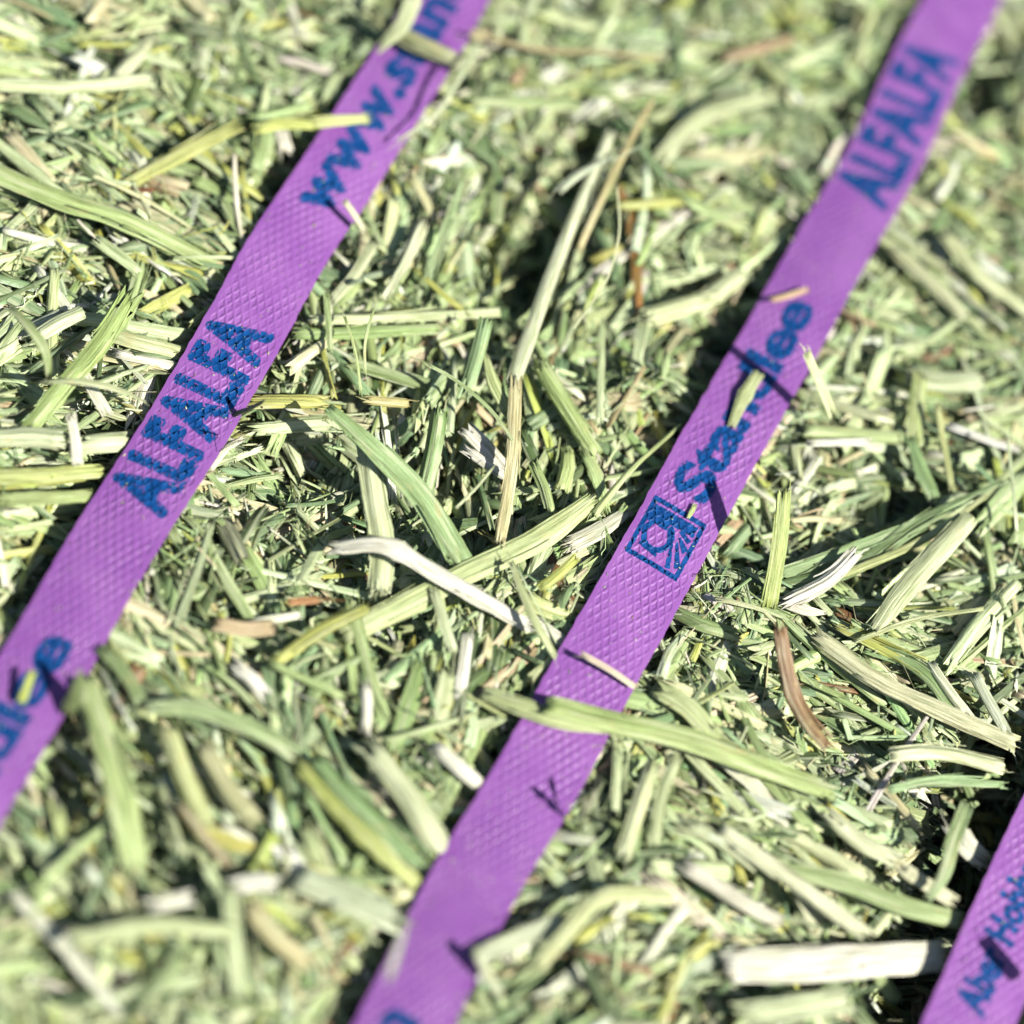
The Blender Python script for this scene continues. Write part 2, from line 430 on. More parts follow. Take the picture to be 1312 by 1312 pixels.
def text_bm(body, offset=0.0, space=1.0):
    cu = bpy.data.curves.new("t", 'FONT'); cu.body = body; cu.size = 1.0; cu.offset = offset; cu.space_character = space
    cu.resolution_u = 6
    o = bpy.data.objects.new("t", cu); COL.objects.link(o)
    dg = bpy.context.evaluated_depsgraph_get(); me = bpy.data.meshes.new_from_object(o.evaluated_get(dg))
    bm = bmesh.new(); bm.from_mesh(me)
    bpy.data.objects.remove(o); bpy.data.curves.remove(cu); bpy.data.meshes.remove(me)
    return bm
def ext(bm):
    c = np.array([v.co[:] for v in bm.verts]); return c.min(0), c.max(0)

def print_on(st, bm, u0, u1, v0, v1, parent, name, label, shear=0.0, span=None, heavy=0.22):
    """Fit the flat shape to u0..u1 (along) and v0..v1 (across, bottom to top) and lay it on the strap."""
    lo, hi = ext(bm); x1 = hi[0] if span is None else span
    for v in bm.verts:
        y = (v.co.y - lo[1]) / (hi[1] - lo[1])
        x = (v.co.x - lo[0]) / (x1 - lo[0])
        v.co = (u0 + x * (u1 - u0) + shear * y * (v1 - v0), v0 + y * (v1 - v0), 0)
    lo, hi = ext(bm)
    for x in np.arange(lo[0], hi[0], 0.7):
        bmesh.ops.bisect_plane(bm, geom=bm.verts[:] + bm.edges[:] + bm.faces[:], plane_co=(x, 0, 0), plane_no=(1, 0, 0))
    for y in np.arange(lo[1] + .5, hi[1], 1.0):
        bmesh.ops.bisect_plane(bm, geom=bm.verts[:] + bm.edges[:] + bm.faces[:], plane_co=(0, y, 0), plane_no=(0, 1, 0))
    bmesh.ops.triangulate(bm, faces=bm.faces)
    if heavy:
        src = bm.copy(); 
        for k, (du, dv) in enumerate(((-heavy, 0), (heavy, 0), (0, heavy * .8), (0, -heavy * .8))):
            tmp = bpy.data.meshes.new("t"); b2 = src.copy()
            for v in b2.verts: v.co = (v.co.x + du, v.co.y + dv, 0.006 * (k + 1))
            b2.to_mesh(tmp); b2.free(); bm.from_mesh(tmp); bpy.data.meshes.remove(tmp)
        src.free()
    me = bpy.data.meshes.new(name); bm.to_mesh(me); bm.free()
    c = np.array([v.co[:] for v in me.vertices])
    me.vertices.foreach_set("co", st.at(c[:, 0], c[:, 1], 0.03 + c[:, 2]).astype(np.float32).ravel())
    at = me.attributes.new("suv", 'FLOAT_VECTOR', 'POINT'); at.data.foreach_set("vector", c.astype(np.float32).ravel())
    me.polygons.foreach_set("use_smooth", np.ones(len(me.polygons), bool))
    me.materials.append(INK_M); me.update()
    nz = sum(p.normal.z for p in me.polygons)
    if nz < 0: me.flip_normals()
    o = link(name, me, parent)
    if label: o["label"] = label
    return o

def stroke_bm(polys):
    bm = bmesh.new()
    for pl in polys:
        vs = [bm.verts.new((x, y, 0)) for x, y in pl]
        bm.faces.new(vs)
    return bm
def bar(a, b, w0, w1=None):
    a, b = np.array(a, float), np.array(b, float); w1 = w0 if w1 is None else w1
    n = b - a; n = np.array([-n[1], n[0]]) / np.linalg.norm(n)
    return [tuple(a - n * w0 / 2), tuple(b - n * w1 / 2), tuple(b + n * w1 / 2), tuple(a + n * w0 / 2)]
def arc_polys(c, r, a0, a1, w, n=14):
    A = np.radians(np.linspace(a0, a1, n)); out = []
    for p, q in zip(A[:-1], A[1:]):
        ri, ro = r - w / 2, r + w / 2
        out.append([(c[0] + ri * math.cos(p), c[1] + ri * math.sin(p)), (c[0] + ro * math.cos(p), c[1] + ro * math.sin(p)),
                    (c[0] + ro * math.cos(q), c[1] + ro * math.sin(q)), (c[0] + ri * math.cos(q), c[1] + ri * math.sin(q))])
    return out

SL, SM, SR = STRAPS["left"], STRAPS["middle"], STRAPS["right"]
oL = build_strap(SL, "purple embossed plastic strap on the left, printed ALFALFA and a web address")
oM = build_strap(SM, "purple embossed plastic strap through the middle, printed with square emblem, maker's word and ALFALFA")
oR = build_strap(SR, "purple embossed plastic strap cutting the bottom right corner, small blue words on it")
def vv(a): return (0.5 - a) * SW          # a: 0 at the left edge, 1 at the right edge

TOPV, BOTV = vv(.08), vv(.85)
print_on(SL, text_bm("ALFALFA", 0.03, 1.12), SL.u_at(177, 650), SL.u_at(318, 413), BOTV, TOPV, oL, "printed_word", "bold blue ALFALFA print", heavy=0.34)
print_on(SM, text_bm("ALFALFA", 0.03, 1.12), SM.u_at(1100, 254), SM.u_at(1198, 62), BOTV, TOPV, oM, "printed_word", "bold blue ALFALFA print", heavy=0.34)
b0 = text_bm("www.st", 0.026, 1.05); span = ext(b0)[1][0]; b0.free()
print_on(SL, text_bm("www.standlee.com", 0.026, 1.05), SL.u_at(404, 272), SL.u_at(540, 62), vv(.67), vv(.09), oL, "printed_web_address", "bold blue web address print", 0.12, span, heavy=0.34)
uw = SL.u_at(540, 62) - SL.u_at(404, 272)
# Standlee word
us0, us1 = SM.u_at(893, 628), SM.u_at(1024, 385)
us0 = SM.u_at(888, 638)
LW = us1 - us0
print_on(SM, text_bm("Standlee", 0.027, 0.97), us0, us1, vv(.70), vv(.19), oM, "printed_word", "rounded blue Standlee print")
e = SL.u_at(76, 817)
print_on(SL, text_bm("Standlee", 0.027, 0.97), e - LW, e, vv(.70), vv(.19), oL, "printed_word", "rounded blue Standlee print")
# the web address ends just inside the bottom of the middle strap
e2 = SM.u_at(528, 1296) - 1.0
bw = text_bm("www.standlee.com", 0.026, 1.05); fl = ext(bw)[1][0]
print_on(SM, bw, e2 - uw * fl / span, e2, vv(.67), vv(.09), oM, "printed_web_address", "bold blue web address print", 0.12)
# right strap: small line of words
er = SR.u_at(1250, 1298)
print_on(SR, text_bm("Aber Hobbs", 0.035, 1.05), er, er + 25, vv(.62), vv(.24), oR, "printed_words", "small blue line of words", heavy=0.15)

def emblem(st, u0, u1, parent):
    P_ = [bar((0, 0.03), (1, 0.03), .07), bar((0, .97), (1, .97), .07), bar((.035, .065), (.035, .935), .07), bar((.965, .065), (.965, .935), .07)]
    P_ += [bar((.80, .10), (.80, .93), .17), bar((.66, .55), (.66, .93), .12)]
    P_ += arc_polys((.47, .64), .24, 40, 330, .085)
    P_ += [bar((.46, .36), (.10, .24), .03, .09), bar((.52, .30), (.18, .09), .03, .10), bar((.60, .30), (.46, .10), .04, .11), bar((.70, .34), (.62, .12), .05, .07)]
    P_ += [bar((.25, .85), (.18, .50), .09, .05), bar((.66, .5), (.40, .40), .09, .05)]
    print_on(st, stroke_bm(P_), u0, u1, vv(.82), vv(.09), parent, "printed_emblem", "square blue field emblem print", heavy=0.07)
um = SM.u_at(837, 727)
emblem(SM, um, SM.u_at(877, 655), oM)
LG = SM.u_at(877, 655) - um
emblem(SL, e - LW - (us0 - um), e - LW - (us0 - um) + LG, oL)

# ------------------------------------------------------------------ keep loose hay under the straps
SEGS = [(st.c[::6, :2], st.c[::6, 2]) for st in STRAPS.values()]
def limit(paths, w, margin=6.3, gap=0.75):
    """Lower each path so that nothing under a strap pokes through it."""
    pts = paths[..., :2]; zt = paths[..., 2] + w * 0.9
    drop = np.zeros(len(paths))
    for c, z in SEGS:
        d2 = np.full(pts.shape[:2], 1e9); zz = np.zeros(pts.shape[:2])
        for k in range(len(c) - 1):
            a, b = c[k], c[k + 1]; ab = b - a
            if np.linalg.norm(ab) < 1e-9: continue
            t = np.clip(((pts - a) @ ab) / (ab @ ab), 0, 1)
            q = ((pts - (a + t[..., None] * ab)) ** 2).sum(-1)
            m = q < d2; d2 = np.where(m, q, d2); zz = np.where(m, z[k], zz)
        near = np.sqrt(d2) < margin * MM + w
        over = np.where(near, zt - (zz - gap * MM), -1)
        drop = np.maximum(drop, over.max(1))
    return drop

FIELD = [((60, 560), 5, 120), ((250, 1000), -55, 220), ((540, 1050), -50, 110), ((950, 1100), -35, 150), ((200, 280), -32, 150), ((90, 80), -15, 90),
         ((620, 550), 75, 110), ((750, 350), 60, 90), ((1120, 700), 30, 100), ((1150, 870), -25, 100), ((1200, 560), 10, 80), ((1200, 330), -45, 110), ((900, 130), 25, 120),
         ((570, 300), 60, 100), ((650, 850), 70, 100), ((800, 1230), 20, 120)]
FP = [(P(*c)[:2], math.radians(a), r / 8.7 * MM) for c, a, r in FIELD]
def direction(x, y, n, spread=0.34, keep=0.78):
    a = rng.uniform(0, math.pi, n)
    W = np.stack([np.exp(-((x - c[0]) ** 2 + (y - c[1]) ** 2) / (r * r)) for c, _, r in FP])
    best = W.argmax(0); st = W.max(0)
    ang = np.array([q[1] for q in FP])[best] + rng.normal(0, spread, n)
    return np.where(rng.random(n) < keep * np.clip(st * 1.6, 0, 1), ang, a)

lo = np.array([-0.098, -0.108]); hi = np.array([0.115, 0.135])
def bulk(n, L, Wd, zr, K, N, kindw, tilt, bend, profile="stem", wpal=PW, wig=0.0, jag=0.5, var=0.16):
    x = rng.uniform(lo[0], hi[0], n); y = rng.uniform(lo[1], hi[1], n)
    ln = np.exp(rng.uniform(math.log(L[0]), math.log(L[1]), n)) * MM
    wd = np.exp(rng.uniform(math.log(Wd[0]), math.log(Wd[1]), n)) * MM / 2
    wd = np.minimum(wd, ln * 0.3)
    a = direction(x, y, n); pit = rng.normal(0, tilt, n)
    t = np.linspace(-.5, .5, K)[None, :] + rng.normal(0, 0.02, (n, K))
    bd = rng.normal(0, bend * .35, (n, 1)); bz = rng.normal(0, bend * 0.4, (n, 1))
    kink = rng.uniform(-.3, .3, (n, 1)); ka = rng.normal(0, bend, (n, 1)) * 1.6 * (rng.random((n, 1)) < .22)
    lx = t * ln[:, None]
    ly = (bd * t ** 2 + ka * 1.5 * np.maximum(t - kink, 0)) * ln[:, None]
    lz = (bz * t ** 2) * ln[:, None]
    if wig:
        ly += np.cumsum(rng.normal(0, wig, (n, K)), 1) * ln[:, None] / K
        lz += np.cumsum(rng.normal(0, wig, (n, K)), 1) * ln[:, None] / K
    cp, sp_ = np.cos(pit)[:, None], np.sin(pit)[:, None]
    X = lx * cp - lz * sp_; Zz = lx * sp_ + lz * cp
    ca, sa = np.cos(a)[:, None], np.sin(a)[:, None]
    px = x[:, None] + X * ca - ly * sa; py = y[:, None] + X * sa + ly * ca
    base = relief(x, y) * MM + rng.uniform(zr[0], zr[1], n) * MM
    # follow the relief a little
    pz = base[:, None] + Zz
    paths = np.stack([px, py, pz], -1)
    tt = np.linspace(0, 1, K)[None]
    if profile == "leaf": pr = np.sin(np.pi * (0.06 + 0.88 * tt)) ** 0.7
    elif profile == "fibre": pr = 1 - 0.6 * np.abs(tt * 2 - 1)
    else: pr = 1 - rng.uniform(0, .35, (n, 1)) * tt
    w = wd[:, None] * pr * (1 + rng.normal(0, 0.07, (n, K)))
    kinds = rng.choice(5, n, p=np.array(kindw) / sum(kindw))
    roll = rng.normal(0, 0.45, (n, 1)) + rng.normal(0, 0.5, (n, 1)) * np.linspace(-.5, .5, K)[None]
    over = (paths[..., 2] - relief(paths[..., 0], paths[..., 1]) * MM - (zr[1] + 1.6) * MM).max(1)
    paths[..., 2] -= np.clip(over, 0, 13 * MM)[:, None]
    paths[..., 2] -= limit(paths, w)[:, None]
    cols, _ = colours(n, w=wpal, var=var)
    return sweep(paths, w, kinds, roll, N, jag, cols)
def RN(m): return m[5]
def merge(parts):
    V, Q, T, C, A, R_ = [], [], [], [], [], []; o = 0
    for v, q, t, c, a, rn in parts:
        R_.append(rn)
        V.append(v); Q.append(q + o); T.append(t + o); C.append(c); A.append(a); o += len(v)
    return [np.concatenate(z) for z in (V, Q, T, C, A, R_)]

leafpal = PW * np.array([.7, 1.1, 1.4, 1.6, 1.6, 1.1, .8, .6, .6]); leafpal /= leafpal.sum()
leaf = merge([
    bulk(9000, (2.0, 6.5), (1.2, 3.4), (-7, -1.5), 4, 6, (1, 3, 2, 0, 0), .45, .5, "leaf", leafpal),
    bulk(6500, (1.6, 6.5), (0.9, 2.6), (-3, 0.4), 4, 6, (1, 3, 2, 0, 0), .45, .6, "leaf", leafpal),
    bulk(7500, (0.7, 2.6), (0.4, 1.4), (-2.5, 0.8), 3, 6, (1, 2, 2, 1, 0), .7, .4, "leaf", PW, jag=.9),
    bulk(3600, (4, 16), (0.08, 0.24), (-1.5, 2.2), 8, 4, (0, 0, 0, 1, 0), .4, .9, "fibre", PW, .5),
])
me = mesh_from("leaf_chaff", *leaf[:3], HAY, ringn=RN(leaf), attrs={"col": ('FLOAT_COLOR', leaf[3]), "par": ('FLOAT_VECTOR', leaf[4])})
tag(link("leaf_chaff", me), "crumbled green alfalfa leaf and fine chaff filling the gaps between stems", "chaff", kind="stuff")
stem = merge([
    bulk(3200, (9, 30), (1.6, 4.0), (-9, -3), 6, 12, (3, 3, 1, 2, 1), .12, .12, jag=1.1),
    bulk(5200, (8, 28), (0.9, 3.2), (-4, -0.3), 7, 12, (4, 4, 2, 2, 1), .14, .12, jag=1.5),
    bulk(3600, (7, 26), (0.7, 3.0), (-1.5, 1.6), 7, 12, (4, 4, 2, 2, 1), .16, .14, jag=1.5),
    bulk(2300, (9, 28), (1.3, 3.2), (-2.2, 1.0), 8, 12, (4, 5, 2, 2, 0), .10, .12, jag=1.6),
    bulk(6000, (6, 20), (0.35, 1.4), (-2.5, 1.5), 6, 8, (4, 4, 2, 2, 1), .16, .16, jag=1.6),
    bulk(4500, (2.5, 10), (0.4, 1.6), (-2.5, 1.2), 5, 8, (4, 4, 2, 2, 1), .35, .2, jag=1.4),
    bulk(6500, (3, 15), (0.15, 0.5), (-2.5, 1.8), 5, 6, (0, 2, 1, 2, 0), .28, .22, jag=1.4),
])
me = mesh_from("cut_hay", *stem[:3], HAY, ringn=RN(stem), attrs={"col": ('FLOAT_COLOR', stem[3]), "par": ('FLOAT_VECTOR', stem[4])})
tag(link("cut_hay", me), "tangled mass of chopped pale green hay stems packed in a bale", "hay", kind="stuff")

dust_parts = []
for st in STRAPS.values():
    n = 150; u = rng.uniform(5, st.u[-1] - 5, n); v = rng.uniform(-5.7, 5.7, n)
    a_ = rng.uniform(0, 2 * math.pi, n); ln = rng.lognormal(-1.15, .5, n)[:, None] * np.linspace(-.5, .5, 3)[None]
    pth = st.at(u[:, None] + ln * np.cos(a_)[:, None], v[:, None] + ln * np.sin(a_)[:, None], 0.09)
    wd = rng.uniform(.04, .13, n)[:, None] * np.array([[.7, 1, .5]]) * MM
    dust_parts.append(sweep(pth, wd, np.full(n, 3), np.zeros(n), 6, .6, colours(n)[0]))
dm = merge(dust_parts)
me = mesh_from("chaff_dust", *dm[:3], HAY, {"col": ('FLOAT_COLOR', dm[3]), "par": ('FLOAT_VECTOR', dm[4])})
tag(link("chaff_dust", me), "fine specks of hay dust caught in the embossing of the purple straps", "dust", kind="stuff")

# packed body of the bale under the loose hay
gx = np.linspace(lo[0] - .01, hi[0] + .01, 120); gy = np.linspace(lo[1] - .01, hi[1] + .01, 130)
X, Y = np.meshgrid(gx, gy, indexing='ij'); Z = (relief(X, Y) - 8.5 + rng.normal(0, .4, X.shape)) * MM
V = np.stack([X, Y, Z], -1).reshape(-1, 3); ny = len(gy)
i, j = np.meshgrid(np.arange(len(gx) - 1), np.arange(ny - 1), indexing='ij')
q = np.stack([i * ny + j, (i + 1) * ny + j, (i + 1) * ny + j + 1, i * ny + j + 1], -1).reshape(-1, 4)
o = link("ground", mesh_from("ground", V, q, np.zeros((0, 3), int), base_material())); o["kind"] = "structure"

# ------------------------------------------------------------------ single pieces read off the photograph
def piece(name, pts, width_px, kind, colour, label, cat="hay stem", hts=None, taper=(1, 1), roll=0.0, N=20, jag=1.3, twist=0.0, group=None, fib=True, auto=False):
    """pts: pixel points, hts: heights in mm at those points, width in photo pixels."""
    if hts is None: hts = [2.0] * len(pts)
    p3 = np.array([P(x, y, h) for (x, y), h in zip(pts, hts)])
    for k in range(len(p3)):
        for c_, z_ in SEGS:
            dd = np.sqrt(((c_ - p3[k, :2]) ** 2).sum(1)); m_ = dd.argmin()
            lim = z_[m_] - (0.8 + width_px / 8.75 * .5) * MM
            if dd[m_] < 8.0 * MM and hts[k] * MM < z_[m_] + 0.15 * MM and p3[k, 2] > lim:
                p3[k] = P(*pts[k], lim / MM)
    K = max(8, min(28, int(np.linalg.norm(np.diff(p3, axis=0), axis=1).sum() * 1000 / 1.3)))
    c = cr_spline(p3, K) if len(pts) > 2 else p3[0] + (p3[1] - p3[0]) * np.linspace(0, 1, K)[:, None]
    c = c + np.cumsum(rng.normal(0, 0.035, (K, 3)), 0) * MM * 0.6
    hw = width_px / 8.75 / 2 * MM * 0.96
    tt = np.linspace(0, 1, K)
    pr = np.interp(tt, np.linspace(0, 1, len(taper)), taper) * (1 + np.convolve(rng.normal(0, 0.05, K + 2), [.25, .5, .25], "valid"))
    if kind == "stalk" and width_px > 9: pr = pr * (1 + .22 * np.exp(-((tt - rng.uniform(.15, .85)) / .035) ** 2))
    base = np.array(PAL[colour][0]) if isinstance(colour, str) else np.array(colour)
    if not auto: base = base * np.array([0.74, 0.75, 0.64]) if base.min() < .6 else base * np.array([.80, .78, .74])
    if not auto and base[1] > base[0] * 1.12: base = np.array([base[0] + .55 * (base[1] - base[0]) * .2, base[1] * .97, base[2] * .92])
    base = np.clip(base * np.exp(rng.normal(0, .05)), 0, .88)
    cg = c.mean(0); org = np.array([cg[0], cg[1], c[:, 2].min()])
    rl = roll + twist * (tt - .5)
    one = sweep((c - org)[None], (hw * pr)[None], np.array([KINDS.index(kind)]), rl[None], N, jag, base[None])
    parts = [one]
    if fib:      # a few torn fibres hanging off the ends
        nf = int(rng.integers(4, 9)); ends = rng.integers(0, 2, nf)
        F = []
        for e_ in ends:
            s0 = (c - org)[0 if e_ == 0 else -1]; d = (c[0] - c[1]) if e_ == 0 else (c[-1] - c[-2]); d = d / np.linalg.norm(d)
            Lf = (0.5 + rng.exponential(.8)) * MM; r = rng.normal(0, .35, (6, 3)); r = np.cumsum(r, 0) * .12
            side = rng.uniform(-.95, .95) * hw * np.cross([0, 0, 1], d)
            F.append(s0 + side - d * .6 * MM + (d + r) * (np.linspace(0, 1, 6)[:, None] * Lf))
        F = np.array(F)
        if width_px > 12 and K > 9:
            G = []
            for _ in range(int(rng.integers(3, 8))):
                i0 = int(rng.integers(0, K - 7)); i1 = int(min(K - 1, i0 + rng.integers(5, 10)))
                sg = (c - org)[i0:i1 + 1]; t_ = np.linspace(0, 1, len(sg))
                sd_ = np.cross([0, 0, 1.0], sg[-1] - sg[0]); sd_ /= np.linalg.norm(sd_)
                k0 = rng.choice([-1, 1]) * rng.uniform(.55, 1.0); dv = rng.uniform(.1, .7) * MM * np.sign(k0)
                q_ = sg + sd_[None] * (k0 * hw + dv * t_ ** 2)[:, None] + np.array([0, 0, 1.0]) * (hw * .25 + rng.uniform(0, .6) * MM * t_ ** 2)[:, None]
                G.append(np.stack([np.interp(np.linspace(0, 1, 6), t_, q_[:, a_]) for a_ in range(3)], 1))
            G = np.array(G); ng = len(G)
            parts.append(sweep(G, np.linspace(1, .3, 6)[None] * rng.uniform(.08, .3, (ng, 1)) * MM, np.full(ng, 1), rng.normal(0, .6, ng), 6, .8, np.repeat(base[None] * .95, ng, 0)))
        parts.append(sweep(F, np.linspace(1, .25, 6)[None] * rng.uniform(.06, .2, (nf, 1)) * MM, np.full(nf, 3), np.zeros(nf), 4, .1, np.repeat(base[None], nf, 0)))
    m_ = merge(parts)
    me = mesh_from(name, *m_[:3], HAY, ringn=RN(m_), attrs={"col": ('FLOAT_COLOR', m_[3]), "par": ('FLOAT_VECTOR', m_[4])})
    ob = link(name, me); ob.location = org
    tag(ob, label, cat, group)
    used.append(c)
    return ob
used = []
S_, B_, F_ = "hay_stalk", "dry_leaf", "hay_fibre"
